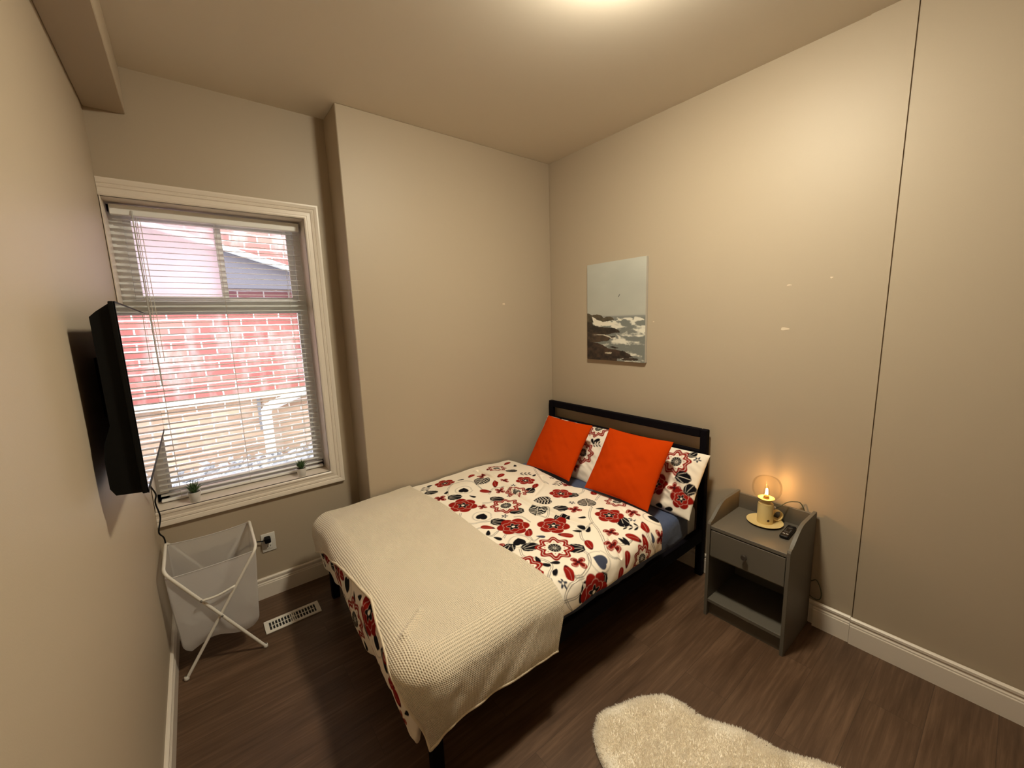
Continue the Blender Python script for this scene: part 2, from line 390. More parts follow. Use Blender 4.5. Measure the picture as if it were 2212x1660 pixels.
# ================================================================ VENETIAN BLIND
bl = empty('venetian_blind', (-2.23, .355, 2.24)); tag(bl, 'white horizontal venetian blind lowered and open inside the window recess', 'blind')
def bp_(name, b, m, **k):
    o = obj(name, b, m, bl, **k); o.matrix_parent_inverse = Matrix.Translation(-Vector(bl.location)); return o
b = B(); box(b, -2.648, -1.812, .325, .365, 2.214, 2.262, .004, 2); bp_('headrail', b, m_blind)
b = B(); box(b, -2.645, -1.815, .340, .368, .708, .722, .003, 2); bp_('bottom_rail', b, m_blind)
b = B(); NS = 49; z0, z1 = .744, 2.196; ti = math.radians(4)
for k in range(NS):
    z = z0+(z1-z0)*k/(NS-1); n = 4; L_ = []
    for x in (-2.644, -1.816):
        row = []
        for j in range(n+1):
            t = j/n-.5; yy = .354+t*.034*math.cos(ti); zz = z+t*.034*math.sin(ti)+.0022*(1-4*t*t)
            row.append(b.verts.new((x, yy, zz)))
        L_.append(row)
    for j in range(n): b.faces.new((L_[0][j], L_[0][j+1], L_[1][j+1], L_[1][j]))
sl = bp_('slats', b, m_blind, smooth=True); md = sl.modifiers.new('s', 'SOLIDIFY'); md.thickness = .0009; md.offset = 0
b = B()
for x in (-2.56, -2.23, -1.90):
    for y in (.3355, .3725): tube(b, [(x, y, .72), (x, y, 2.215)], .0008, 6)
bp_('ladder_cords', b, m_white)
b = B(); tube(b, [(-2.552, .322, 2.205), (-2.549, .318, 1.50)], .0014, 6); tube(b, [(-2.540, .322, 2.205), (-2.534, .318, 1.48)], .0014, 6); bp_('lift_cord', b, m_white)
b = B(); tube(b, [(-2.566, .320, 2.235), (-2.566, .314, 2.20)], .004, 8); tube(b, [(-2.566, .316, 2.20), (-2.56, .314, 1.35)], .0028, 8); bp_('tilt_wand', b, M('clear_wand', (.5, .5, .5, 1), .2))
def Uf(v): return 1.955+.045*np.clip(v/1.4,0,1)
VN=1.42; RC=.13; RR=.06
def hashn(ix,iy,s):
    n=(ix.astype(np.int64)*374761393+iy.astype(np.int64)*668265263+s*1442695041)&0x7fffffff
    n=((n^(n>>13))*1274126177)&0x7fffffff
    return ((n^(n>>16))&0xffff)/65535.0
def vnoise(x,y,s=0):
    x=np.asarray(x,float);y=np.asarray(y,float)
    ix=np.floor(x);iy=np.floor(y);fx=x-ix;fy=y-iy
    fx=fx*fx*(3-2*fx);fy=fy*fy*(3-2*fy)
    a=hashn(ix,iy,s);b=hashn(ix+1,iy,s);c=hashn(ix,iy+1,s);d=hashn(ix+1,iy+1,s)
    return (a*(1-fx)+b*fx)*(1-fy)+(c*(1-fx)+d*fx)*fy-.5
def segd(x,y,a,b):
    ax,ay=a;bx,by=b;dx,dy=bx-ax,by-ay
    t=np.clip(((x-ax)*dx+(y-ay)*dy)/(dx*dx+dy*dy),0,1)
    return np.hypot(x-ax-t*dx,y-ay-t*dy),t
def sm(x,a,b):
    t=np.clip((x-a)/(b-a),0,1); return t*t*(3-2*t)
def drape(u,v,off=0.,wr=1.):
    u=np.asarray(u,float);v=np.asarray(v,float)
    cu=Uf(v)-RC;cv=VN-RC
    du=u-cu;dv=v-cv
    both=(du>0)&(dv>0)
    d=np.where(both,np.hypot(du,dv),np.maximum(du,dv))
    nu=np.where(both,du/np.maximum(d,1e-6),(du>dv)*1.);nv=np.where(both,dv/np.maximum(d,1e-6),(du<=dv)*1.)
    e=d-RC+RR
    ztop=.522+.028*sm(v,0,.35)*(1-.5*sm(v,1.1,1.42))+.012*sm(u,.45,.8)
    ztop=ztop+wr*(.022*vnoise(u*3.2,v*3.2,1)+.010*vnoise(u*8+2*vnoise(u*2,v*2,9),v*7,2)+.004*vnoise(u*19,v*17,3))
    ang=np.clip(e/RR,0,np.pi/2)
    out=np.where(e<0,0,-RR+RR*np.sin(ang)); drop=np.where(e<0,0,RR*(1-np.cos(ang))+np.maximum(e-RR*np.pi/2,0))
    ev=np.maximum(e,0)
    fl=wr*sm(ev,0,.15)*(.018*vnoise(u*6,v*6,5)+.012*vnoise((u-v)*15,(u+v)*2,6))+.02*np.sin(np.clip(ev/.3,0,1)*np.pi)
    o=out+fl+off*sm(ev,0,.09)
    pu=np.where(e<0,u,np.where(du>0,cu+nu*(RC+o),u)); pv=np.where(e<0,v,np.where(dv>0,cv+nv*(RC+o),v))
    z=ztop-drop+off*(1-sm(ev,0,.1))
    return np.stack([-pu,-pv,z],-1)

# ================================================================ PRINTED FABRIC
C_W = np.array(lin(243, 234, 220)[:3])
C_R = np.array(lin(140, 20, 10)[:3]); C_K = np.array(lin(9, 8, 15)[:3]); C_D = np.array(lin(72, 14, 14)[:3]); C_G = np.array(lin(62, 68, 88)[:3])
C_P = np.array(lin(226, 190, 174)[:3])
class Cloth:
    def __init__(s, U, V, px):
        s.U, s.V, s.px = U, V, px; s.c = np.zeros(U.shape+(3,)); s.c[:] = C_W
        s.u0, s.v0 = U[0, 0], V[0, 0]; s.du = U[1, 0]-U[0, 0]; s.dv = V[0, 1]-V[0, 0]
    def win(s, u, v, R):
        i0 = int(max(0, (u-R-s.u0)/s.du)); i1 = int(min(s.U.shape[0], (u+R-s.u0)/s.du+2)); j0 = int(max(0, (v-R-s.v0)/s.dv)); j1 = int(min(s.U.shape[1], (v+R-s.v0)/s.dv+2))
        if i1 <= i0 or j1 <= j0: return None
        return (slice(i0, i1), slice(j0, j1))
    def loc(s, u, v, r, a, R=1.7):
        w_ = s.win(u, v, r*R)
        if w_ is None: return None
        x = (s.U[w_]-u)/r; y = (s.V[w_]-v)/r; ca, sa = math.cos(a), math.sin(a)
        x, y = x*ca+y*sa, -x*sa+y*ca
        s.e = s.px*.6/r
        return w_, x, y, np.hypot(x, y), np.arctan2(y, x)
    def put(s, w_, f, col):
        """f<0 inside, in motif units"""
        a = np.clip(.5-f/(2*s.e), 0, 1)[..., None]
        s.c[w_] = s.c[w_]*(1-a)+col*a
    def line(s, pts, wd, col):
        P = spline([(p[0], p[1], 0) for p in pts], 8)
        for a, b_ in zip(P[:-1], P[1:]):
            m = ((a.x+b_.x)/2, (a.y+b_.y)/2); w_ = s.win(m[0], m[1], (a-b_).length/2+wd*3)
            if w_ is None or (a-b_).length < 1e-6: continue
            d, _ = segd(s.U[w_], s.V[w_], (a.x, a.y), (b_.x, b_.y)); s.e = s.px*.6; s.put(w_, d-wd, col)
    def vine(s, pts, gap=.0045):
        P = [np.array(p, float) for p in pts]; L_, R_ = [], []
        for i, p in enumerate(P):
            t = P[min(i+1, len(P)-1)]-P[max(i-1, 0)]; t = t/(np.linalg.norm(t)+1e-9); n = np.array([-t[1], t[0]])
            k = gap*(1 if i < len(P)-1 else .3); L_.append(p+n*k); R_.append(p-n*k)
        s.line(L_, .0010, C_K); s.line(R_, .0010, C_K)
    def motif(s, kind, u, v, r, a=0.0, var=0):
        q = s.loc(u, v, r, a)
        if q is None: return
        w_, x, y, d, t = q
        if kind == 'P':          # poppy
            w1 = .78+.22*np.abs(np.cos(3*t))**.8
            s.put(w_, d-w1, C_R)
            s.put(w_, np.abs(d-(.54+.13*np.abs(np.sin(3*t))))-.011, C_P)
            rad = np.abs(np.cos(3*t))*d; s.put(w_, np.maximum(np.maximum(rad/3-.008, .66-d), d-.80), C_P)
            b5 = .30+.10*np.cos(5*t); s.put(w_, d-b5-.035, C_P*.8+C_R*.2); s.put(w_, d-b5, C_K); s.put(w_, d-.105, C_W)
        elif kind == 'S':        # wavy star
            wv = .90+.11*np.cos(8*t); s.put(w_, d-wv, C_R); s.put(w_, np.abs(d-wv+.15)-.014, C_W); s.put(w_, d-wv+.33, C_W)
            s.put(w_, np.hypot(x-.50*np.cos(np.round(t*4/np.pi)*np.pi/4), y-.50*np.sin(np.round(t*4/np.pi)*np.pi/4))-.030, C_R)
            s.put(w_, d-.34, C_K); sp_ = np.abs(np.sin(6*t))*d/6; s.put(w_, np.maximum(np.maximum(sp_-.003, .06-d), d-.33), C_W); s.put(w_, np.abs(d-.06)-.010, C_W)
        elif kind == 'Q':        # four petals
            lob = np.abs(np.cos(2*t)); R_ = .22+.78*lob**.55
            s.put(w_, d-R_, C_R); s.put(w_, np.abs(d-R_*.80)-.025, C_P); s.put(w_, d-(.16+.50*np.clip(np.cos(4*t), 0, 1)**.8), C_D); s.put(w_, d-.2, C_K*.5+C_D*.5)
        elif kind == 'T':        # tulip bud
            prof = .46*np.sqrt(np.clip(1-x*x, 0, 1))*(1.05-.35*x); f = np.abs(y)-prof; f = np.where(np.abs(x) > 1, 1, f)
            s.put(w_, f, C_R); s.put(w_, np.maximum(np.abs(y-.10*np.sin(x*2))-.016, np.maximum(x-.55, -.8-x)), C_P*.5+C_R*.5)
            s.put(w_, np.maximum(np.maximum(f, .62-x), -np.abs(np.sin(y*24))+.45), C_K)
        elif kind == 'H':        # dark heart with pencil swirls
            xx = x*1.0; yy = y-.18*np.sqrt(np.abs(x)+.02)*np.sign(1); rr = np.hypot(xx*1.02, (y*1.1-.42*np.sqrt(np.abs(x)))); s.put(w_, (rr-.72), C_G if var else C_K)
            if var < 2:
                sp_ = d-(1.12+.035*np.sin(t*2)+.03*t); s.put(w_, np.abs(sp_)-.014, C_K); s.put(w_, np.abs(sp_-.10)-.011, C_K*.6+C_W*.4); 
        elif kind == 'L':        # big veined leaf
            rr = np.hypot(x, (y*1.05-.42*np.sqrt(np.abs(x)))); f = rr-.88; s.put(w_, f, C_K)
            wv = np.abs(((y*3.4+.6*np.abs(x)*2+.12*np.sin(x*14)) % 1)-.5); s.put(w_, np.maximum(np.maximum(f+.08, (wv-.13)/3), .07-np.abs(x)), C_W); s.put(w_, np.maximum(f, np.abs(x+.05*np.sin(y*3))-.022), C_W)
        elif kind == 'F':        # ribbed fan
            f = np.maximum(np.hypot(x*.95-.1, y*1.25)-.85-.05*np.abs(np.cos(6*t)), -.72-x); s.put(w_, f, C_K)
            t2 = np.arctan2(y, x+.95); dd = np.hypot(x+.95, y); s.put(w_, np.maximum(np.maximum(np.abs(np.sin(7*t2))*dd/7-.020, .45-dd), f+.06), C_W)
        elif kind == 'K':        # spoon leaf
            s.put(w_, np.abs(y)-.42*np.sqrt(np.clip(1-x*x, 0, 1))*(1.1+.5*x)+np.where(np.abs(x) > 1, 1, 0), C_G if var else C_K)
        elif kind == 'J':        # twig with pointed leaflets
            for k in range(3):
                for sg in (-1, 1):
                    cx, cy = -.6+.55*k, sg*.32; aa = sg*.9; X = (x-cx)*math.cos(aa)+(y-cy)*math.sin(aa); Y = -(x-cx)*math.sin(aa)+(y-cy)*math.cos(aa)
                    s.put(w_, np.abs(Y)-.13*np.clip(1-(X/.36)**2, 0, 1)+np.where(np.abs(X) > .36, 1, 0), C_K)
            s.put(w_, np.maximum(np.abs(y)-.02, np.abs(x)-.95), C_K)
        elif kind == 'G':        # small dark five-petal flower
            s.put(w_, d-(.66+.30*np.cos(5*t)), C_G*.6+C_K*.4); s.put(w_, d-.22, C_W)
def fabric_mat(name, rough=.85, sheen=.2, bs=900, bst=.12):
    m = bpy.data.materials.new(name); m.use_nodes = True; N, L, b = nodes(m); b.inputs['Roughness'].default_value = rough
    at = N.new('ShaderNodeAttribute'); at.attribute_name = 'print'; L.new(at.outputs['Color'], b.inputs['Base Color'])
    b.inputs['Sheen Weight'].default_value = sheen; bump(m, bs, bst, .0006); return m
m_print = fabric_mat('printed_cotton', .9, 0); m_print.node_tree.nodes['Principled BSDF'].inputs['Specular IOR Level'].default_value = .15

# ================================================================ BED
bed = empty('bed', (-.95, -.70, 0)); tag(bed, 'black metal double bed frame with slatted headboard against the right wall', 'bed')
def bedp(name, b, m=m_frame, **k):
    o = obj(name, b, m, bed, **k); o.matrix_parent_inverse = Matrix.Translation(-Vector(bed.location)); return o
b = B()
box(b, -.068, -.030, -.062, -.020, 0, .95, .004, 1)
bedp('headboard_post', b)
b = B(); box(b, -.068, -.030, -1.385, -1.343, 0, .95, .004, 1); bedp('headboard_post', b)
b = B(); box(b, -.066, -.032, -1.343, -.062, .898, .95, .004, 1); bedp('headboard_rail', b)
b = B(); box(b, -.064, -.034, -1.343, -.062, .66, .815, .004, 1); bedp('headboard_panel', b)
b = B(); box(b, -1.905, -.068, -1.385, -1.350, .235, .315, .004, 1); bedp('side_rail', b)
b = B(); box(b, -1.905, -.068, -.055, -.020, .235, .315, .004, 1); bedp('side_rail', b)
b = B(); box(b, -1.925, -1.890, -1.385, -.020, .235, .315, .004, 1); bedp('foot_rail', b)
for (x, y) in ((-1.905, -.045), (-1.905, -1.355), (-.98, -.70)):
    b = B(); box(b, x-.021, x+.021, y-.021, y+.021, 0, .30, .003, 1); bedp('leg', b)
b = B()
for k in range(13):
    x = -.16-.14*k; box(b, x-.03, x+.03, -1.35, -.055, .272, .286)
bedp('slats', b)
mt = empty('mattress', (-.98, -.70, .29)); tag(mt, 'mattress under a slate blue fitted sheet showing near the headboard', 'mattress')
m_sheet = M('blue_sheet', (.055, .080, .165, 1), .8, Sheen_Weight=.2); bump(m_sheet, 14, .5, .008, 3)
def mtp(name, b, m, **k):
    o = obj(name, b, m, mt, **k); o.matrix_parent_inverse = Matrix.Translation(-Vector(mt.location)); return o
b = B(); box(b, -1.885, -.080, -1.350, -.040, .290, .466, .03, 4); mtp('mattress_core', b, M('mattress_ticking', (.7, .68, .64, 1), .8), smooth=True)
# sheet: draped shell round the mattress with small creases
nu, nv = 150, 150
th = np.linspace(0, 1, nv)
def rr_loop(hx, hy, R, n):
    pts = []
    for k in range(n):
        a = 2*math.pi*k/n; ca, sa = math.cos(a), math.sin(a); p = 12
        s_ = (abs(ca)**p+abs(sa)**p)**(-1/p); pts.append((hx*ca*s_, hy*sa*s_))
    return np.array(pts)
lp = rr_loop(.908, .662, .05, 420)
prof = [(0, .478), (.3, .478), (.6, .479), (.85, .479), (.955, .477), (.985, .468), (.998, .450), (1.004, .42), (1.006, .38), (1.004, .34), (1.002, .305), (.985, .290)]
P = np.zeros((len(lp), len(prof), 3))
for j, (sc_, z) in enumerate(prof):
    hx, hy = .908, .662
    o_ = (1-sc_)*.662 if sc_ > .8 else None
    if o_ is not None: X = lp*np.array([(hx-o_)/hx, (hy-o_)/hy])
    else: X = lp*sc_
    k = np.arange(len(lp)); wz = vnoise(k*.35, np.full(len(lp), j*.5), 4)*.010+vnoise(k*.11, np.full(len(lp), j*.3), 8)*.012
    nn = X/np.maximum(np.linalg.norm(X, axis=1, keepdims=True), 1e-5)
    if z < .46: X = X+nn*wz[:, None]
    P[:, j, 0] = X[:, 0]-.985; P[:, j, 1] = X[:, 1]-.697; P[:, j, 2] = z
o = grid_mesh('fitted_sheet', P, m_sheet, mt, closed_u=True); o.matrix_parent_inverse = Matrix.Translation(-Vector(mt.location))
o['label'] = 'slate blue fitted sheet'

# ---------------------------------------------------------------- duvet
u0a = np.linspace(0, 1, 690); v0a = np.linspace(.022, 1.535, 600)
S_, V_ = np.meshgrid(u0a, v0a, indexing='ij')
uh = .487+.028*sm(V_, .2, .7)-.02*sm(V_, .7, 1.0)+.02*sm(V_, 1.25, 1.45)+.07*sm(V_, 1.33, 1.5)+.006*np.sin(V_*11)
ue = 2.235+.02*np.sin(V_*9)+.012*np.sin(V_*23)
U_ = uh+(ue-uh)*S_
# regular pattern lattice: colours are looked up on an exact (u,v) raster
pu = np.arange(.40, 2.32, .0022); pv = np.arange(.0, 1.58, .0022); PU, PV = np.meshgrid(pu, pv, indexing='ij')
cl = Cloth(PU, PV, .0022)
VINES = [[(1.114,.168),(1.206,.26),(1.262,.348),(1.27,.42)],[(1.326,.608),(1.366,.672),(1.346,.744),(1.286,.772),(1.238,.796)],[(1.382,.812),(1.338,.816),(1.318,.832)],[(1.338,.888),(1.334,.924),(1.302,.916),(1.27,.9)],[(1.122,.84),(1.09,.868),(1.094,.948)],[(.538,.352),(.626,.508),(.654,.592),(.67,.644)],[(.522,.804),(.582,.868),(.642,.872),(.666,.844)],[(.726,1.056),(.81,1.116),(.854,1.176),(.882,1.24),(.95,1.332),(1.002,1.396),(.962,1.444)],[(.966,1.192),(1.006,1.236),(1.018,1.276)],[(1.298,1.208),(1.27,1.256),(1.27,1.296),(1.31,1.328),(1.358,1.352)],[(1.078,1.296),(1.086,1.348),(1.126,1.388),(1.186,1.408),(1.226,1.408),(1.242,1.392)],[(1.198,1.416),(1.278,1.416),(1.326,1.44),(1.318,1.48),(1.294,1.52)],[(1.362,1.452),(1.314,1.46),(1.262,1.468),(1.218,1.448)],[(.702,1.388),(.714,1.428),(.686,1.484),(.67,1.524)],[(.922,1.328),(.918,1.376),(.862,1.396),(.814,1.396)],[(1.302,1.112),(1.33,1.168),(1.298,1.208)],[(1.298,.976),(1.258,.96),(1.222,1.004),(1.198,1.06),(1.206,1.104),(1.15,1.096)],[(.626,1.004),(.522,.964),(.506,1.008)],[(1.182,.204),(1.082,.216),(1.042,.304),(1.054,.432)],[(1.162,.588),(1.11,.608),(1.038,.572)],[(.678,.98),(.722,1.064)],[(1.01,.92),(.986,.964),(.918,.904),(.922,.872)],[(1.058,.504),(.982,.464),(.906,.524)],[(.962,1.156),(.938,1.196),(.854,1.176)],[(1.334,1.344),(1.354,1.38),(1.37,1.4)]]
for L_ in VINES: cl.vine(L_)
MOT = {
 'F': (.050, [(1.318,.22,2.2),(.838,.64,3.6),(1.062,.588,2.6),(1.222,.82,2.4),(1.334,1.064,.6),(1.262,1.13,2.9),(.67,.86,-.4),(1.086,1.28,-.6),(1.098,1.476,.9),(1.254,.408,2.6),(.866,.94,2.6),(1.062,.80,-.6),(.706,.28,2.9),(.726,1.272,.9),(.942,1.028,2.6),(2.05,1.216,1),(2.098,.396,2),(1.62,.3,1),(1.7,.9,2),(2.10,.98,1.2),(2.12,.16,2),(2.02,.42,.6)]),
 'L': (.062, [(.986,.884,2.2),(.678,.98,-.8),(.872,.79,1.0),(1.002,.328,2.0)]),
 'K': (.024, [(1.33,.888,.9),(1.154,1.096,2.2,1),(1.322,.96,2),(1.254,.316,.8),(1.154,.468,2),(1.066,.18,2.4),(.63,.456,.5),(.858,1.104,2.6),(.934,1.168,1.8),(.974,1.176,2.4),(.922,1.208,.4),(.87,1.376,1.5),(.854,1.384,1.2),(1.246,1.292,2.6),(1.29,1.34,.6),(1.29,1.276,2.2),(1.294,1.228,1.2),(.686,1.432,1.3,1),(1.242,1.484,1.6),(1.366,1.516,1.2),(1.254,.084,.3),(.702,1.1,2.4),(2.034,.832,.2),(2.218,.912,.4),(2.19,.656,.3),(1.19,.13,2.4),(2.19,.34,1),(2.17,1.12,2.2),(2.00,.90,1.9),(2.12,.66,1.5),(2.21,.80,2.5),(2.03,1.40,1.1),(2.14,1.42,2.4),(2.20,.12,1),(.60,.20,1),(.80,.14,.4)]),
 'H': (.046, [(1.15,.356,-.6),(1.250,.716,-.9,0),(1.262,1.056,-.5),(1.07,1.396,.6,1),(.562,1.348,.3),(2.066,1.12,1.7),(2.034,.74,1.7)]),
 'T': (.040, [(1.05,.46,2.2),(1.298,.84,2.3),(1.17,1.024,3.9),(1.05,1.168,5.4),(1.022,1.3,1.0),(1.242,1.368,4.2),(1.37,1.4,1.6),(1.386,1.48,.5),(.798,1.392,2.2),(.75,1.436,4.4),(.682,1.376,3.9),(.762,.612,.6),(.542,.92,3.8),(.834,.332,.4),(.978,.176,.6),(.95,.428,.9),(.91,1.456,1.1),(.974,1.508,1.2),(2.122,1.344,1),(2.098,1.292,2),(2.15,.45,.2),(2.02,.66,1.6),(2.20,1.26,1.2),(2.05,.12,1.2),(.60,.10,.4)]),
 'G': (.022, [(1.154,.796,0),(1.31,1.4,.5),(.678,1.3,.2),(.966,.604,.9),(.858,.504,.2),(.758,.936,.8),(.56,.56,.2)]),
 'J': (.050, [(.66,.40,2.6),(1.31,.13,.9),(.74,1.33,-.9),(.60,.66,.4),(1.20,1.47,2)]),
 'S': (.094, [(1.074,.704,.2),(1.17,1.212,.1),(.746,.164,.3),(.55,1.104,.5),(.79,1.5,.2),(1.385,1.236,.5),(.902,.596,.2),(1.99,1.26,.2),(1.7,.6,0),(2.13,.84,.3)]),
 'P': (.088, [(1.266,.536,.2),(1.19,.92,.5),(1.026,1.056,.1),(.746,.496,.6),(.71,.796,.3),(.73,1.188,.1),(1.162,.128,.4),(1.154,1.504,.8),(2.054,.544,.3),(1.998,1.024,.1),(2.07,.27,.5),(1.6,1.1,0)]),
 'Q': (.042, [(1.326,.368,.4),(1.186,.624,.6),(.862,.412,.3),(.974,.512,.4),(.566,.708,.3),(.614,1.26,.2),(.854,1.296,.3),(1.162,1.356,.1),(.81,1.008,.5),(.622,1.448,.4),(1.366,1.02,.1),(.942,1.372,.3),(.934,.256,.7),(2.20,.58,.3),(2.16,1.04,.2),(2.00,.20,.5),(2.20,1.38,.2)]),
}
SZ = {'P': {(.746,.496): .066, (.71,.796): .072, (.73,1.188): .078, (1.162,.128): .070}, 'Q': {(1.186,.624): .030, (.862,.412): .034, (.974,.512): .036, (.566,.708): .036}}
for kind, (r, L_) in MOT.items():
    for q in L_: cl.motif(kind, q[0], q[1], SZ.get(kind, {}).get((q[0], q[1]), r*(.8 if kind == 'S' and q[0] < .92 else 1)), q[2], q[3] if len(q) > 3 else 0)
iu = np.clip((U_-pu[0])/.0022, 0, len(pu)-1.001); iv = np.clip((V_-pv[0])/.0022, 0, len(pv)-1.001)
def bil(c, a, b_):
    i = a.astype(int); j = b_.astype(int); f = (a-i)[..., None]; g = (b_-j)[..., None]
    return (c[i, j]*(1-f)+c[i+1, j]*f)*(1-g)+(c[i, j+1]*(1-f)+c[i+1, j+1]*f)*g
colr = bil(cl.c, iu, iv)
P = drape(U_, V_)
# sewn-in creases where the filling has bunched
for path_, amp, wd in (([(.882,.116),(.91,.328),(.91,.464),(.93,.624),(.95,.78),(.926,.904),(.926,1.044),(.898,1.172)], .010, .012), ([(.898,1.32),(.934,1.38),(.955,1.43)], .008, .012), ([(1.40,1.30),(1.25,1.40)], .006, .016), ([(.62,1.2),(.70,1.38)], .006, .014), ([(.60,.50),(.70,.62),(.85,.70)], .006, .02)):
    pp = spline([(a, b_, 0) for a, b_ in path_], 4); dmin = np.full(U_.shape, 9.)
    for a, b_ in zip(pp[:-1], pp[1:]): dmin = np.minimum(dmin, segd(U_, V_, (a.x, a.y), (b_.x, b_.y))[0])
    P[..., 2] += amp*(1.1*np.exp(-((dmin-wd*1.6)/wd)**2)-1.0*np.exp(-(dmin/(wd*.6))**2))
# rolled hems
Nn = np.cross(np.gradient(P, axis=0), np.gradient(P, axis=1)); Nn /= np.maximum(np.linalg.norm(Nn, axis=-1, keepdims=True), 1e-9)
if Nn[300, 300, 2] < 0: Nn = -Nn
def hem(dist, wd, depth): return depth*(1-np.sqrt(np.clip(1-(1-np.clip(dist/wd, 0, 1))**2, 0, 1)))
hd = hem(U_-uh, .045, .055); hf = hem(ue-U_, .03, .030); hn = hem(1.535-V_, .03, .030)
P = P-Nn*np.maximum(np.maximum(hd, hf), hn)[..., None]
P[..., 2] += .006*hem(V_-.022, .03, 1)*0
P[..., 1] = np.minimum(P[..., 1], -.004)
P[..., 2] = np.where(P[..., 1] > -1.36, np.maximum(P[..., 2], .482+0*P[..., 2])*((P[..., 0] > -1.88)*1.)+P[..., 2]*((P[..., 0] <= -1.88)*1.), P[..., 2])
dv_ = grid_mesh('duvet', P, m_print, colors=colr)
tag(dv_, 'cream duvet printed with red poppies, star flowers and black leaves on the bed', 'duvet')

# ---------------------------------------------------------------- knitted throw
nu, nv = 420, 760
a_ = np.linspace(0, 1, nu); v_ = np.linspace(.030, 1.640, nv); A_, VV = np.meshgrid(a_, v_, indexing='ij')
ub0 = 1.372-.012*VV/1.4+.035*sm(VV, 1.42, 1.64)+.006*np.sin(VV*8)
kv = [0, .05, .3, .6, 1.0, 1.27, 1.45, 1.7]; ku = [2.155, 2.140, 2.055, 1.988, 1.964, 2.010, 2.075, 2.11]
ub1 = np.interp(VV, kv, ku)
UU = ub0+(ub1-ub0)*A_
hemv = 1.640-.012*np.sin((UU-1.4)*5)
VV2 = VV*(hemv/1.640)
P = drape(UU, VV2, .014, 1.0)
fold = .008*vnoise(UU*9, VV2*5, 21)*sm(VV2, 1.30, 1.5)
P[..., 1] -= np.abs(fold)+.012*sm(VV2, 1.5, 1.65)*(.5+.5*np.sin(UU*14))
P[..., 1] = np.minimum(P[..., 1], -.004)
dk, tk = segd(UU, VV2, (1.86, 1.20), (1.95, 1.27)); P[..., 2] += .012*np.exp(-(dk/.011)**2)
m_knit = M('cream_knit', (.62, .52, .38, 1), .9, Sheen_Weight=.3)
def knit(m, pitch=.0064):
    N, L, b = nodes(m); at = N.new('ShaderNodeAttribute'); at.attribute_name = 'flat'; sp = N.new('ShaderNodeSeparateXYZ'); L.new(at.outputs['Vector'], sp.inputs[0])
    def mth(op, a, c=None):
        n = N.new('ShaderNodeMath'); n.operation = op
        if hasattr(a, 'links'): L.new(a, n.inputs[0])
        else: n.inputs[0].default_value = a
        if c is not None:
            if hasattr(c, 'links'): L.new(c, n.inputs[1])
            else: n.inputs[1].default_value = c
        return n.outputs[0]
    k = 2*math.pi/pitch
    sx = mth('SINE', mth('MULTIPLY', sp.outputs[0], k)); sy = mth('SINE', mth('MULTIPLY', sp.outputs[1], k*.8))
    pr_ = mth('ADD', mth('MULTIPLY', sx, .55), mth('MULTIPLY', mth('MULTIPLY', sx, sy), .6))
    bp = N.new('ShaderNodeBump'); bp.inputs['Strength'].default_value = 1.0; bp.inputs['Distance'].default_value = .0017
    L.new(pr_, bp.inputs['Height']); L.new(bp.outputs[0], b.inputs['Normal'])
    mr = N.new('ShaderNodeMapRange'); mr.inputs[1].default_value = -1.1; mr.inputs[2].default_value = .5; L.new(pr_, mr.inputs[0])
    mx = N.new('ShaderNodeMix'); mx.data_type = 'RGBA'; mx.inputs[6].default_value = (.62, .52, .38, 1); mx.inputs[7].default_value = (.90, .80, .64, 1); L.new(mr.outputs[0], mx.inputs[0]); L.new(mx.outputs[2], b.inputs['Base Color'])
knit(m_knit)
tb = grid_mesh('throw_blanket', P, m_knit, uv=np.stack([UU, VV2], -1))
md = tb.modifiers.new('thick', 'SOLIDIFY'); md.thickness = .007; md.offset = 0
tag(tb, 'cream waffle knit throw blanket spread over the foot of the bed', 'blanket')
# rolled border of the throw
b = B()
edge = [P[i, -1] for i in range(0, nu, 6)][::1]
tube(b, [Vector(p) for p in edge], .0065, 8)
tube(b, [Vector(P[-1, j]) for j in range(0, nv, 6)]+[Vector(P[-1, -1])], .0065, 8)
m_hem = M('knit_border', (.78, .68, .52, 1), .9); bump(m_hem, 220, .6, .002)
obj('rolled_border', b, m_hem, tb, smooth=True)

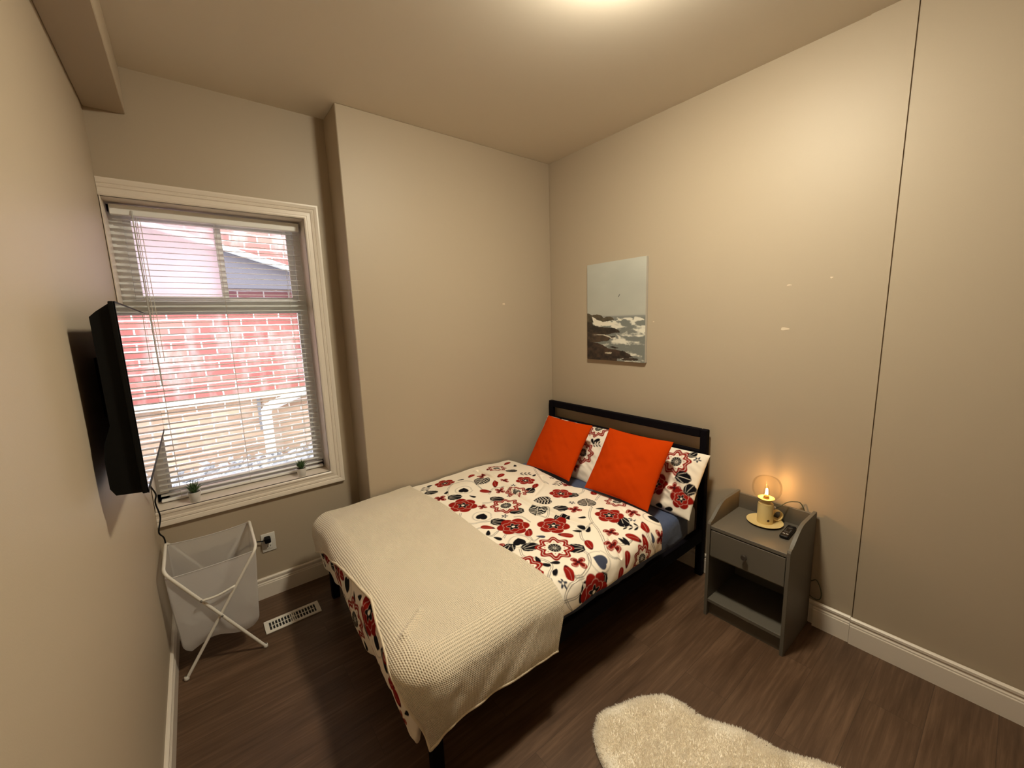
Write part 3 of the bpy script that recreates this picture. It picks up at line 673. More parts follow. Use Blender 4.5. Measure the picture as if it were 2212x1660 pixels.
# ---------------------------------------------------------------- pillows and cushions
def pillow(name, c, X, Y, w_, h_, t_, mat, n=90, p=2.6, colors=None, seed=0, pinch=.06, wr=.006, m_=None):
    """c centre, X width direction, Y height direction; returns closed mesh"""
    m_ = m_ or n
    X = Vector(X).normalized(); Y = (Vector(Y)-X*Vector(Y).dot(X)).normalized(); Z = X.cross(Y)
    s_ = np.sin(np.linspace(-1, 1, n)*np.pi/2*.999); q_ = np.sin(np.linspace(-1, 1, m_)*np.pi/2*.999); S, Q = np.meshgrid(s_, q_, indexing='ij')
    prof = ((1-np.abs(S)**p)*(1-np.abs(Q)**p)).clip(0)**.5
    x = S*w_/2*(1-pinch*(1-Q*Q)*np.abs(S)**3*0-pinch*(1-Q*Q)); y = Q*h_/2*(1-pinch*(1-S*S))
    out_ = []
    for sg in (1, -1):
        z = sg*prof*t_/2*(1+.25*vnoise(S*2.2+seed, Q*2.2, seed))+prof*wr*vnoise(S*5, Q*6, seed+3)+prof*wr*.8*vnoise((S+Q)*9, (S-Q)*2, seed+5)
        P = np.stack([x, y, z], -1); out_.append(P)
    me = bpy.data.meshes.new(name)
    vs = []; N1 = n*m_
    A = np.concatenate([o.reshape(-1, 3) for o in out_])
    Wm = np.array([[*X], [*Y], [*Z]]); A = A@Wm+np.array(c)
    idx = np.arange(N1).reshape(n, m_)
    q1 = np.stack([idx[:-1, :-1], idx[1:, :-1], idx[1:, 1:], idx[:-1, 1:]], -1).reshape(-1, 4); q2 = q1[:, ::-1]+N1
    qq = np.concatenate([q1, q2])
    me.vertices.add(len(A)); me.vertices.foreach_set('co', A.astype(np.float32).reshape(-1)); me.loops.add(qq.size); me.loops.foreach_set('vertex_index', qq.reshape(-1).astype(np.int32))
    me.polygons.add(len(qq)); me.polygons.foreach_set('loop_start', (np.arange(len(qq))*4).astype(np.int32)); me.update(calc_edges=True)
    bm = B(); bm.from_mesh(me)
    if colors is not None:
        me2 = me; ca = me.color_attributes.new('print', 'FLOAT_COLOR', 'POINT'); cc = np.ones((len(A), 4), np.float32); k = colors(x, y); cc[:N1, :3] = k.reshape(-1, 3); cc[N1:, :3] = k.reshape(-1, 3); ca.data.foreach_set('color', cc.reshape(-1))
        bm.free(); bm = B(); bm.from_mesh(me)
    bmesh.ops.remove_doubles(bm, verts=bm.verts, dist=.0004); bm.to_mesh(me); bm.free()
    me.polygons.foreach_set('use_smooth', [True]*len(me.polygons)); me.materials.append(mat)
    o = bpy.data.objects.new(name, me); COL.objects.link(o); return o
def print_fn(motifs, px=.0025):
    def f(x, y):
        pu = np.arange(x.min()-.01, x.max()+.01, px); pv = np.arange(y.min()-.01, y.max()+.01, px); A, Bv = np.meshgrid(pu, pv, indexing='ij'); c = Cloth(A, Bv, px)
        for q in motifs:
            if q[0] == 'V': c.vine(q[1])
        for q in motifs:
            if q[0] != 'V': c.motif(q[0], q[1], q[2], q[3], q[4])
        return bil(c.c, (x-pu[0])/px, (y-pv[0])/px)
    return f
YD = (0, -1, 0)
# patterned pillow near the nightstand side: local x grows towards the viewer's right, y upwards
motR = [('V', [(-.30, -.12), (-.02, -.14), (.02, -.05), (.00, .02)]), ('V', [(-.05, -.2), (.02, -.1), (.10, -.16)]), ('S', .195, .10, .088, .3), ('P', .125, -.065, .070, .2), ('K', .045, .02, .028, 1.2), ('F', .255, .02, .05, 0), ('Q', .235, -.055, .036, .3), ('K', .06, -.17, .030, .3), ('P', .285, -.10, .06, .1), ('S', -.25, .02, .09, .1), ('P', -.08, .05, .085, .4), ('G', .30, .15, .022, 0), ('T', .02, .16, .035, 2), ('H', -.2, -.14, .04, .3), ('Q', -.02, -.09, .035, .3), ('K', .23, -.18, .024, .3), ('K', .17, -.18, .024, .2), ('F', .31, -.04, .04, 1.2), ('F', .26, .17, .03, 1)]
pR = pillow('bed_pillow', (-.205, -1.075, .645), YD, (.21, 0, .32), .70, .40, .14, m_print, n=280, m_=170, colors=print_fn(motR), seed=2, pinch=.03, wr=.022)
tag(pR, 'poppy print pillow at the near end of the headboard, beside the nightstand', 'pillow', 'poppy print pillows')
motL = [('S', .205, -.015, .085, .2), ('S', .23, .20, .085, .1), ('K', .27, .10, .024, .7), ('K', .24, .085, .022, 2.2), ('J', .28, .075, .035, .4), ('T', .12, .10, .035, .9), ('Q', .18, -.13, .035, .3), ('P', -.10, .05, .09, .2), ('F', -.2, .17, .05, .3), ('L', -.27, .14, .05, .4), ('P', -.05, .18, .05, .1), ('T', .02, .185, .03, .4), ('S', -.24, -.06, .09, 0), ('K', .08, .18, .03, .2), ('K', .14, .185, .03, 2.4), ('F', .05, -.14, .05, .3), ('K', -.31, .19, .025, .3), ('V', [(-.34, .15), (-.2, .1), (0, .16), (.1, .17), (.2, .12)])]
pL = pillow('bed_pillow', (-.215, -.385, .650), YD, (.22, 0, .34), .68, .42, .14, m_print, n=280, m_=170, colors=print_fn(motL), seed=9, pinch=.03, wr=.016)
tag(pL, 'poppy print pillow in the wall corner, mostly hidden by the orange cushions', 'pillow', 'poppy print pillows')
m_or = M('orange_cotton', (.50, .043, .0004, 1), .95, Sheen_Weight=.0, Specular_IOR_Level=.08); bump(m_or, 1200, .15, .0005)
def cushion(c, X, Y, s, label, seed, h=None):
    o = pillow('throw_cushion', c, X, Y, s, h or s, .12, m_or, n=80, p=2.2, seed=seed, pinch=.05, wr=.006)
    tag(o, label, 'cushion', 'orange cushions')
    return o
cushion((-.415, -1.073, .735), (.02, -1, 0), (.25, -.01, .335), .455, 'plain orange square cushion in front of the right poppy print pillow', 4, .43)
cushion((-.405, -.468, .720), (.0, -1, 0), (.23, -.02, .33), .445, 'plain orange square cushion on the left, nearest the wall corner', 11, .42)

# ================================================================ NIGHTSTAND
def world_part(root):
    def f(name, b, m, par=None, **k):
        o = obj(name, b, m, par or root, **k)
        o.matrix_parent_inverse = Matrix.Translation(-Vector(root.location)); return o
    return f
m_ns = M('greige_laminate', (.115, .102, .082, 1), .5); bump(m_ns, 90, .06, .0008)
ns = empty('nightstand', (-.195, -1.748, 0)); tag(ns, 'grey nightstand with raised gallery, one drawer and open shelf beside the bed', 'nightstand')
np_ = world_part(ns)
NX0, NX1, NY0, NY1 = -.373, -.022, -1.940, -1.556      # front/back, right/left
cur = [(NX0, 0.0), (NX0, .535), (NX0+.006, .545), (NX0+.018, .549)]
for k in range(9):
    t = k/8; x = -.350+.155*t; cur.append((x, .549+.076*(math.sin(math.pi/2*t)**1.15)))
cur += [(NX1, .625), (NX1, 0)]
for y0, y1 in ((NY0, NY0+.016), (NY1-.016, NY1)):
    b = B(); prism(b, cur, 'y', y0, y1); bmesh.ops.bevel(b, geom=[e for e in b.edges if e.is_boundary is False and abs(e.verts[0].co.y-e.verts[1].co.y) < 1e-6], offset=.0012, segments=1, affect='EDGES'); np_('side_panel', b, m_ns)
b = B(); box(b, NX0+.004, NX1-.012, NY0+.016, NY1-.016, .508, .526, .001, 1); np_('top', b, m_ns)
b = B(); box(b, NX1-.012, NX1, NY0+.016, NY1-.016, .04, .612, .001, 1); np_('back_panel', b, m_ns)
b = B(); box(b, NX0+.003, NX0+.019, NY0+.019, NY1-.019, .358, .502, .0015, 2)
box(b, NX0+.019, NX1-.03, NY0+.024, NY0+.034, .365, .47); box(b, NX0+.019, NX1-.03, NY1-.034, NY1-.024, .365, .47); box(b, NX0+.019, NX1-.03, NY0+.024, NY1-.024, .362, .368)
dr = np_('drawer', b, m_ns)
b = B(); lathe(b, [(0, 0), (.0055, 0), (.0055, .010), (.013, .014), (.0145, .019), (.012, .023), (0, .024)], n=24)
bmesh.ops.transform(b, matrix=Matrix.Translation((NX0+.003, -1.748, .432)) @ Matrix.Rotation(-math.pi/2, 4, 'Y'), verts=b.verts)
kn = np_('knob', b, M('dark_knob', (.045, .035, .028, 1), .35), dr, smooth=True, auto=50); kn['label'] = 'small dark round knob'
kn.matrix_parent_inverse = dr.matrix_parent_inverse @ Matrix.Translation((0, 0, 0)); kn.matrix_parent_inverse = Matrix.Identity(4)
b = B(); box(b, NX0+.006, NX1-.012, NY0+.016, NY1-.016, .082, .100, .001, 1); np_('shelf', b, m_ns)
b = B(); box(b, NX0+.030, NX0+.044, NY0+.016, NY1-.016, .0, .082); np_('plinth', b, m_ns)
b = B(); box(b, NX0+.02, NX1-.012, NY0+.016, NY1-.016, .344, .356); np_('divider', b, m_ns)

# ---------------------------------------------------------------- candlestick lamp
LX, LY, LZ = -.128, -1.742, .5263
lamp = empty('table_lamp', (LX, LY, LZ)); tag(lamp, 'pale yellow candlestick lamp with saucer, ring handle and lit glass globe on the nightstand', 'lamp')
m_yel = M('yellow_enamel', (.74, .58, .27, 1), .35)
lp_ = world_part(lamp)
b = B(); lathe(b, [(0, 0), (.060, 0), (.082, .008), (.085, .012), (.082, .0125), (.060, .005), (0, .004)], (LX, LY, LZ), 56); lp_('saucer', b, m_yel, smooth=True, auto=60)
b = B(); lathe(b, [(0, .004), (.036, .004), (.037, .012), (.037, .100), (.034, .112), (.022, .118), (.020, .124), (0, .124)], (LX, LY, LZ), 48); lp_('body', b, m_yel, smooth=True, auto=45)
b = B(); lathe(b, [(0, .122), (.018, .124), (.030, .130), (.038, .139), (.039, .142), (.036, .142), (.020, .138), (0, .138)], (LX, LY, LZ), 48); lp_('collar', b, m_yel, smooth=True, auto=60)
b = B(); d = Vector((.783, -.621, 0)).normalized(); cc = Vector((LX, LY, LZ+.040))+d*.063
ring = [cc+d*.026*math.cos(a)+Vector((0, 0, .026*math.sin(a))) for a in [2*math.pi*k/40 for k in range(41)]]
for i in range(40):
    pass
fn = d.cross(Vector((0, 0, 1)))
R_ = []
for k in range(40):
    a = 2*math.pi*k/40; e = d*math.cos(a)+Vector((0, 0, 1))*math.sin(a)
    R_.append([b.verts.new(cc+e*ro+fn*w_) for ro, w_ in ((.0285, -.010), (.0285, .010), (.025, .010), (.025, -.010))])
for k in range(40):
    A, C_ = R_[k], R_[(k+1) % 40]
    for j in range(4): b.faces.new((A[j], A[(j+1) % 4], C_[(j+1) % 4], C_[j]))
lp_('ring_handle', b, m_yel, smooth=True, auto=40)
b = B(); dd = Vector((-.72, -.69, 0)).normalized(); rt = Vector((-dd.y, dd.x, 0)); c0 = Vector((LX, LY, LZ+.028))
vs = []
for k in range(20):
    a = 2*math.pi*k/20; x = .0065*math.cos(a); th = x/.037; vs.append(b.verts.new(Vector((LX, LY, LZ+.028+.0065*math.sin(a)))+(dd*math.cos(th)+rt*math.sin(th))*.0374))
b.faces.new(vs); lp_('round_mark', b, M('brown_mark', (.05, .018, .008, 1), .5))['label'] = 'small round brown mark'
b = B(); lathe(b, [(.013, .138), (.013, .148), (.011, .152)], (LX, LY, LZ), 24); lp_('socket', b, M('brass_socket', (.5, .32, .12, 1), .3, Metallic=.8), smooth=True)
# clear globe
m_gl = bpy.data.materials.new('clear_globe'); m_gl.use_nodes = True; N = m_gl.node_tree.nodes; L = m_gl.node_tree.links; N.remove(N['Principled BSDF'])
t = N.new('ShaderNodeBsdfTransparent'); t.inputs[0].default_value = (.96, .94, .90, 1); g = N.new('ShaderNodeBsdfGlossy'); g.inputs['Roughness'].default_value = .03
lw = N.new('ShaderNodeLayerWeight'); lw.inputs[0].default_value = .12; mx = N.new('ShaderNodeMixShader')
pw = N.new('ShaderNodeMath'); pw.operation = 'MULTIPLY'; pw.inputs[1].default_value = .38; L.new(lw.outputs['Fresnel'], pw.inputs[0]); L.new(pw.outputs[0], mx.inputs[0]); L.new(t.outputs[0], mx.inputs[1]); L.new(g.outputs[0], mx.inputs[2]); L.new(mx.outputs[0], N['Material Output'].inputs[0])
prof = [(.030, .140), (.034, .143)]+[(.036+.029*math.sin(a)**.8, .195-.055*math.cos(a)) for a in [math.pi*k/16*.93+.05 for k in range(17)]][1:]
prof = [(.030, .141)]+[(max(0, .068*abs(math.sin(a))**.5), .198-.058*math.cos(a)) for a in [math.pi*(.12+.88*k/24) for k in range(25)]]
b = B(); lathe(b, prof, (LX, LY, LZ), 56); lp_('glass_globe', b, m_gl, smooth=True)
m_bulb = M('filament', (1, .6, .25, 1), .5); N, L, bb = nodes(m_bulb); bb.inputs['Emission Color'].default_value = (1, .52, .16, 1); bb.inputs['Emission Strength'].default_value = BULB_E
b = B()
for k in range(4):
    a = math.pi/4+k*math.pi/2; tube(b, [(LX+.006*math.cos(a), LY+.006*math.sin(a), LZ+.160), (LX+.003*math.cos(a), LY+.003*math.sin(a), LZ+.192)], .0012, 6)
fl = lp_('filament', b, m_bulb)
b = B(); lathe(b, [(.010, .150), (.0125, .158), (.0145, .168), (.013, .182), (.009, .196), (.005, .208), (.0, .212)], (LX, LY, LZ), 32); lp_('bulb', b, m_gl, smooth=True)
m_cord = M('olive_cord', (.06, .07, .04, 1), .6)
b = B(); tube(b, spline([(-.098, -1.768, .612), (-.075, -1.79, .618), (-.055, -1.812, .640), (-.035, -1.84, .650), (-.016, -1.87, .638), (-.010, -1.895, .55), (-.010, -1.91, .35), (-.014, -1.93, .24), (-.020, -1.962, .255), (-.026, -1.985, .215), (-.026, -1.988, .170), (-.026, -1.97, .152), (-.022, -1.93, .16)], 8), .0024, 8); lp_('power_cord', b, m_cord, smooth=True)
b = B(); tube(b, [(-.102, -1.764, .612), (-.090, -1.776, .612)], .0055, 12); lp_('cord_grip', b, M('chrome', (.8, .8, .8, 1), .15, Metallic=1.0), smooth=True, auto=40)

# ---------------------------------------------------------------- remote control
rc = empty('remote_control', (-.164, -1.862, .5268), math.radians(3)); tag(rc, 'small black remote control lying on the nightstand right of the lamp', 'remote control')
b = B(); box(b, -.072, .072, -.020, .020, 0, .017, .007, 4); o = obj('housing', b, M('remote_plastic', (.006, .005, .005, 1), .4, Specular_IOR_Level=.2), rc, smooth=True)
b = B(); lathe(b, [(.0, .0172), (.0115, .0176), (.0125, .0165)], (.035, 0, 0), 28); obj('button_ring', b, M('remote_ring', (.03, .03, .03, 1), .2), rc, smooth=True)
m_rb = M('remote_button', (.05, .05, .05, 1), .5)
for (x, y) in ((.060, 0), (.010, -.010), (.010, .010), (-.004, -.010), (-.004, .010), (-.018, -.010), (-.018, 0), (-.018, .010)):
    b = B(); box(b, x-.0035, x+.0035, y-.0035, y+.0035, .0165, .0182, .001, 1); obj('button', b, m_rb, rc)
m_pk = M('pale_key', (.55, .55, .55, 1), .4)
for y in (-.012, .002):
    b = B(); box(b, -.046, -.040, y, y+.010, .0165, .0176); obj('shortcut_key', b, m_pk, rc)['label'] = 'pale shortcut key'

# ================================================================ TELEVISION
tv = empty('television', (-2.60, -.48, 1.45)); tag(tv, 'black flat television on a wall bracket on the left wall, screen mirroring the window', 'television')
tp = world_part(tv)
TX = -2.5637; TY0, TY1, TZ0, TZ1 = -.949, -.010, 1.1695, 1.725
m_tvb = M('tv_plastic', (.004, .004, .004, 1), .6, Specular_IOR_Level=.15)
b = B(); box(b, TX-.014, TX-.001, TY0, TY1, TZ0, TZ1, .003, 2); box(b, TX-.001, TX+.001, TY0, TY1, TZ0, TZ0+.012); box(b, TX-.001, TX+.0004, TY0, TY0+.005, TZ0, TZ1); box(b, TX-.001, TX+.0004, TY1-.005, TY1, TZ0, TZ1); box(b, TX-.001, TX+.0004, TY0, TY1, TZ1-.005, TZ1); tp('bezel', b, m_tvb)
b = B(); box(b, TX-.003, TX+.0002, TY0+.004, TY1-.004, TZ0+.011, TZ1-.004); tp('screen', b, M('tv_screen', (.004, .004, .005, 1), .02, Coat_Weight=1.0, Coat_Roughness=.01, Coat_IOR=1.9, IOR=1.8))
b = B()
prism(b, [(TX-.014, TZ1-.006), (TX-.042, TZ1-.028), (TX-.056, TZ1-.042), (TX-.056, 1.50), (TX-.056, 1.38), (TX-.074, 1.33), (TX-.080, 1.28), (TX-.080, TZ0+.03), (TX-.070, TZ0+.008), (TX-.014, TZ0+.002)], 'y', TY0+.012, TY1-.012)
tp('back_housing', b, m_tvb)
b = B(); box(b, WX, WX+.010, -.62, -.34, 1.36, 1.56, .002, 1); box(b, TX-.075, TX-.052, -.62, -.59, 1.30, 1.62); box(b, TX-.075, TX-.052, -.37, -.34, 1.30, 1.62); box(b, WX+.010, TX-.070, -.60, -.36, 1.42, 1.52); tp('wall_bracket', b, m_black)
b = B(); tube(b, spline([(TX-.05, -.83, 1.176), (TX-.052, -.80, 1.158), (TX-.052, -.76, 1.158), (TX-.05, -.73, 1.176)], 6), .003, 8); tp('cord_hook', b, m_tvb, smooth=True)
# mains cord hanging from the set to the outlet behind the hamper
b = B(); tube(b, spline([(-2.618, -.26, 1.19), (-2.625, -.20, 1.08), (-2.636, -.13, .985), (-2.640, -.10, .95), (-2.636, .03, .86), (-2.648, .085, .80), (-2.640, .09, .72), (-2.652, .06, .655), (-2.640, .10, .60), (-2.640, .17, .48), (-2.60, .215, .33), (-2.50, .226, .30), (-2.38, .226, .33), (-2.28, .222, .375), (-2.225, .212, .374), (-2.200, .206, .374)], 10), .0034, 8); tp('power_cord', b, m_black, smooth=True)
b = B(); box(b, -2.212, -2.180, .190, .2275, .358, .392, .006, 3); tp('plug', b, m_black, smooth=True)

# ---------------------------------------------------------------- outlet
ot = empty('wall_outlet', (-2.190, .237, .347)); tag(ot, 'white duplex wall outlet under the window with a black plug in it', 'outlet')
op = world_part(ot)
b = B(); box(b, -2.227, -2.153, .2310, .237, .289, .405, .003, 3); op('cover_plate', b, m_white, smooth=True)
for zc in (.374, .322):
    b = B(); box(b, -2.207, -2.173, .2285, .232, zc-.016, zc+.016, .003, 2); s_ = op('socket', b, m_white)
    b = B(); box(b, -2.198, -2.195, .2275, .229, zc-.002, zc+.008); box(b, -2.185, -2.182, .2275, .229, zc-.002, zc+.008); lathe(b, [(0, -.001), (.003, 0), (.003, .001)], (-2.190, .2285, zc-.008), 10)
    k = obj('slots', b, m_dark, s_)
b = B(); lathe(b, [(0, 0), (.003, 0), (.0025, .0012), (0, .0014)], n=14); bmesh.ops.transform(b, matrix=Matrix.Translation((-2.190, .231, .348)) @ Matrix.Rotation(math.pi/2, 4, 'X'), verts=b.verts); op('screw', b, m_white)

# ---------------------------------------------------------------- potted succulents
m_pot = M('white_pot', (.78, .77, .76, 1), .4); m_soil = M('soil', (.02, .025, .012, 1), .95); m_leaf = M('succulent_leaf', (.045, .10, .035, 1), .5); mottle(m_leaf, (.030, .075, .03, 1), (.10, .17, .06, 1), 30)
def plant(loc, label, seed, s=1.0):
    root = empty('potted_succulent', loc); tag(root, label, 'plant', 'succulents on the window sill'); r = random.Random(seed)
    b = B(); lathe(b, [(0, 0), (.020*s, 0), (.022*s, .002), (.029*s, .054*s), (.0295*s, .057*s), (.027*s, .057*s), (.026*s, .048*s), (0, .048*s)], n=40); obj('pot', b, m_pot, root, smooth=True, auto=50)
    b = B(); lathe(b, [(0, .053*s), (.015, .052*s), (.0265*s, .049*s)], n=24); obj('soil', b, m_soil, root, smooth=True)
    b = B(); n = 30
    for k in range(n):
        a = k*2.4+r.random()*.4; tilt = .15+1.05*(k/n)+.1*r.random(); ln = (.058+.022*r.random())*s*(1.05-.25*k/n); d = Vector((math.cos(a), math.sin(a), 0)); sd = Vector((-d.y, d.x, 0))
        base = Vector((0, 0, .050*s))+d*.004; prev = None; p = base.copy(); t = tilt*.5
        for j in range(7):
            f = j/6; wd = .0058*s*(math.sin(math.pi*min(1, .25+f*.75))**.8)*(1-f**3)+.0003; up = Vector((-d.x*math.sin(t)*0, 0, 0))
            dirv = d*math.sin(t)+Vector((0, 0, 1))*math.cos(t); nn = dirv.cross(sd)
            ring = [b.verts.new(p+sd*wd), b.verts.new(p+nn*wd*.45), b.verts.new(p-sd*wd), b.verts.new(p-nn*wd*.25)]
            if prev:
                for q in range(4): b.faces.new((prev[q], prev[(q+1) % 4], ring[(q+1) % 4], ring[q]))
            prev = ring; p = p+dirv*ln/6; t += tilt*.13
        b.faces.new(prev)
    obj('leaves', b, m_leaf, root, smooth=True)
plant((-2.500, .262, .700), 'spiky green succulent in a white pot, left on the sill near the television', 3, 1.0)
plant((-1.962, .262, .700), 'spiky green succulent in a white pot at the right end of the sill', 8, .95)

# ---------------------------------------------------------------- seascape canvas
cv = empty('canvas_picture', (-.004, -.671, 1.674)); tag(cv, 'unframed canvas of a rocky seashore under pale sky, on the wall above the bed', 'picture')
cy0, cy1, cz0, cz1 = -.924, -.419, 1.324, 2.024
n1, n2 = 220, 300; a = np.linspace(0, 1, n1); c_ = np.linspace(0, 1, n2); X_, Y_ = np.meshgrid(a, c_, indexing='ij')   # X_ left to right, Y_ bottom to top
def L3(*c): return np.array(lin(*c)[:3])
def fbm(x, y, s): return vnoise(x, y, s)+.5*vnoise(x*2.1, y*2.1, s+1)+.25*vnoise(x*4.3, y*4.3, s+2)
sky_ = L3(169, 170, 162)[None, None]*(1-sm(Y_, .45, 1.0)[..., None])+L3(180, 182, 175)*sm(Y_, .45, 1.0)[..., None]
sky_ = sky_*(1+.16*fbm(X_*1.5, Y_*4, 40)[..., None])
img = sky_.copy()
sea = Y_ < .455
fo = fbm(X_*6+fbm(X_*3, Y_*8, 7)*2, Y_*26, 50)+.35*fbm(X_*20, Y_*60, 55)
fo2 = sm(fo, -.1+.25*(Y_ > .40), .35)[..., None]
seac = L3(118, 122, 118)*(1-fo2)+L3(222, 220, 208)*fo2
img[sea] = seac[sea]
hz = np.exp(-((Y_-.452)/.012)**2)[..., None]*.7; img = img*(1-hz)+L3(138, 140, 138)*hz
def poly_mask(P_):
    m = np.zeros(X_.shape, bool); n = len(P_); xs = X_+.010*fbm(X_*25, Y_*25, 60); ys = Y_+.008*fbm(X_*22, Y_*22, 66)
    for i in range(n):
        x0, y0 = P_[i]; x1, y1 = P_[(i+1) % n]; c = ((y0 > ys) != (y1 > ys)); m ^= c & (xs < (x1-x0)*(ys-y0)/(y1-y0+1e-12)+x0)
    return m
spray = [(.10, .46), (.14, .45), (.25, .43), (.35, .40), (.6, .38), (.2, .36), (.1, .38)]
dk = L3(38, 32, 26); dk2 = L3(66, 52, 40)
def rock(P_, c0=dk, c1=dk2, s=70):
    m = poly_mask(P_); f = np.clip(.5+1.3*fbm(X_*14, Y_*26, s), 0, 1)[..., None]; img[m] = (c0*(1-f)+c1*f)[m]
rock([(-.1, .50), (.03, .49), (.08, .475), (.20, .48), (.28, .465), (.30, .445), (.38, .455), (.46, .450), (.50, .425), (.40, .405), (.27, .40), (.12, .40), (-.1, .40)], L3(60, 54, 42), L3(92, 82, 64))
img[poly_mask([(.09, .46), (.12, .45), (.20, .42), (.33, .395), (.50, .385), (.5, .36), (.15, .36), (.12, .40)])] = L3(226, 220, 206)
rock([(-.1, .41), (.09, .40), (.11, .365), (.16, .355), (.35, .345), (.52, .335), (.58, .315), (.60, .295), (.50, .285), (.38, .27), (.2, .27), (-.1, .29)])
rock([(-.1, .30), (.25, .275), (.36, .255), (.44, .235), (.40, .205), (.25, .19), (-.1, .18)], L3(48, 38, 30), L3(78, 62, 48), 75)
m = poly_mask([(.08, .262), (.32, .272), (.42, .25), (.50, .235), (.46, .23), (.36, .25), (.3, .262)]); img[m] = L3(205, 198, 182)
rock([(-.1, .20), (.20, .18), (.30, .155), (.42, .12), (.55, .115), (.68, .10), (.78, .065), (.82, .045), (.70, .035), (.55, .02), (.55, -.1), (-.1, -.1)], L3(34, 26, 20), L3(70, 52, 40), 80)
rock([(.40, .14), (.47, .15), (.58, .135), (.52, .125)], dk, dk2); rock([(.42, .255), (.52, .25), (.50, .235), (.45, .24)], dk, dk2); rock([(.70, .04), (.9, .035), (.88, .015), (.6, .01)], dk, dk2)
m = poly_mask([(.34, .082), (.46, .088), (.44, .07), (.34, .072)]); img[m] = L3(180, 170, 150)
bd, _ = segd(X_*.505, Y_*.7, (.285, .452), (.296, .468)); img[bd < .0022] = L3(62, 60, 56)
Pc = np.stack([np.full(X_.shape, -.0262), cy1-(cy1-cy0)*X_, cz0+(cz1-cz0)*Y_], -1)
mcv = fabric_mat('printed_canvas', .8, 0, 1400, .2)
pf = grid_mesh('picture_face', Pc, mcv, cv, colors=np.clip(img, 0, 1)); pf.matrix_parent_inverse = Matrix.Translation(-Vector(cv.location))
b = B(); box(b, -.026, -.003, cy0, cy1, cz0, cz1, .001, 1); o = obj('stretched_canvas', b, M('canvas_side', (.50, .47, .42, 1), .8), cv); o.matrix_parent_inverse = Matrix.Translation(-Vector(cv.location))

# ================================================================ LAUNDRY HAMPER
hp = empty('laundry_hamper', (-2.46, -.03, 0)); tag(hp, 'folding laundry hamper with white tubular cross frame and translucent fabric bag by the window', 'hamper')
hq = world_part(hp); m_tube = M('white_enamel_tube', (.80, .77, .71, 1), .35)
YN, YF = -.215, .150
fa = fillet([(-2.300, YN-.006, .006), (-2.638, YN+.008, .560), (-2.642, YF, .560), (-2.300, YF+.02, .006)], .045, 8)
fb = fillet([(-2.622, YN+.012, .006), (-2.281, YN+.006, .548), (-2.277, YF, .556), (-2.62, YF+.012, .006)], .045, 8)
for p in (fa, fb):
    b = B(); tube(b, p, .0072, 12); hq('tube_frame', b, m_tube, smooth=True, auto=60)
for q in ((-2.300, YN-.006), (-2.622, YN+.012), (-2.300, YF+.02), (-2.62, YF+.012)):
    b = B(); lathe(b, [(0, 0), (.0095, 0), (.0105, .006), (.0095, .018), (.007, .020)], (q[0], q[1], 0), 16); hq('rubber_foot', b, m_white, smooth=True)
b = B(); tube(b, spline([(-2.523, YN-.012, .378), (-2.46, YN-.016, .380), (-2.388, YN-.012, .396)], 5), .0055, 8); hq('cross_brace', b, m_tube, smooth=True)
m_riv = M('steel_rivet', (.25, .24, .22, 1), .35, Metallic=.8)
for p in ((-2.523, YN-.014, .378), (-2.456, YN-.006, .262)):
    b = B(); bmesh.ops.create_icosphere(b, subdivisions=2, radius=.006, matrix=Matrix.Translation(p)); hq('rivet', b, m_riv, smooth=True)
m_bag = bpy.data.materials.new('sheer_bag_fabric'); m_bag.use_nodes = True; N, L, bb = nodes(m_bag)
bb.inputs['Base Color'].default_value = (.78, .76, .76, 1); bb.inputs['Roughness'].default_value = .8
tr = N.new('ShaderNodeBsdfTranslucent'); tr.inputs[0].default_value = (.8, .8, .82, 1); tt = N.new('ShaderNodeBsdfTransparent'); m1 = N.new('ShaderNodeMixShader'); m2 = N.new('ShaderNodeMixShader')
m1.inputs[0].default_value = .35; m2.inputs[0].default_value = .34
L.new(bb.outputs[0], m1.inputs[1]); L.new(tr.outputs[0], m1.inputs[2]); L.new(m1.outputs[0], m2.inputs[1]); L.new(tt.outputs[0], m2.inputs[2]); L.new(m2.outputs[0], N['Material Output'].inputs[0]); bump(m_bag, 9, .35, .01, 2)
# bag: closed loop of four panels, open on top
nl, nh = 240, 60
P = np.zeros((nl, nh, 3)); xl, xr_ = -2.637, -2.284
for i in range(nl):
    s_ = i/nl*4; sd = int(s_); f = s_-sd
    for j in range(nh):
        h = j/(nh-1)                      # 0 top, 1 bottom
        tx0 = xl+.022*h**1.5; tx1 = xr_-.030*h**1.5; ty0 = YN+.016+.010*h; ty1 = YF-.010-.03*h
        zt = .548
        if sd == 0: x = tx0+(tx1-tx0)*f; y = ty0; zt = .545-.006*math.sin(math.pi*f)**.7-.006*(1-f)-.014
        elif sd == 1: x = tx1; y = ty0+(ty1-ty0)*f; zt = .548
        elif sd == 2: x = tx1+(tx0-tx1)*f; y = ty1; zt = .548-.012*math.sin(math.pi*f)**.7
        else: x = tx0; y = ty1+(ty0-ty1)*f; zt = .555
        zb = .115+.02*math.sin(i*.09)+.018*(x-tx0)/(tx1-tx0)
        z = zt+(zb-zt)*h
        bul = math.sin(math.pi*h)*.010
        cx, cy = (xl+xr_)/2, (YN+YF)/2
        if sd in (0, 2): y += (-bul if sd == 0 else bul)*math.sin(math.pi*f)*.4+.004*math.sin(f*9+h*3)*h
        else: x += (bul if sd == 1 else -bul)*.3*math.sin(math.pi*f)-.006*math.sin(f*8+h*4)*h
        k = max(0, (h-.86)/.14); x += (cx-x)*.16*k*k; y += (cy-y)*.14*k*k
        P[i, j] = (max(x, WX+.018), y, z)
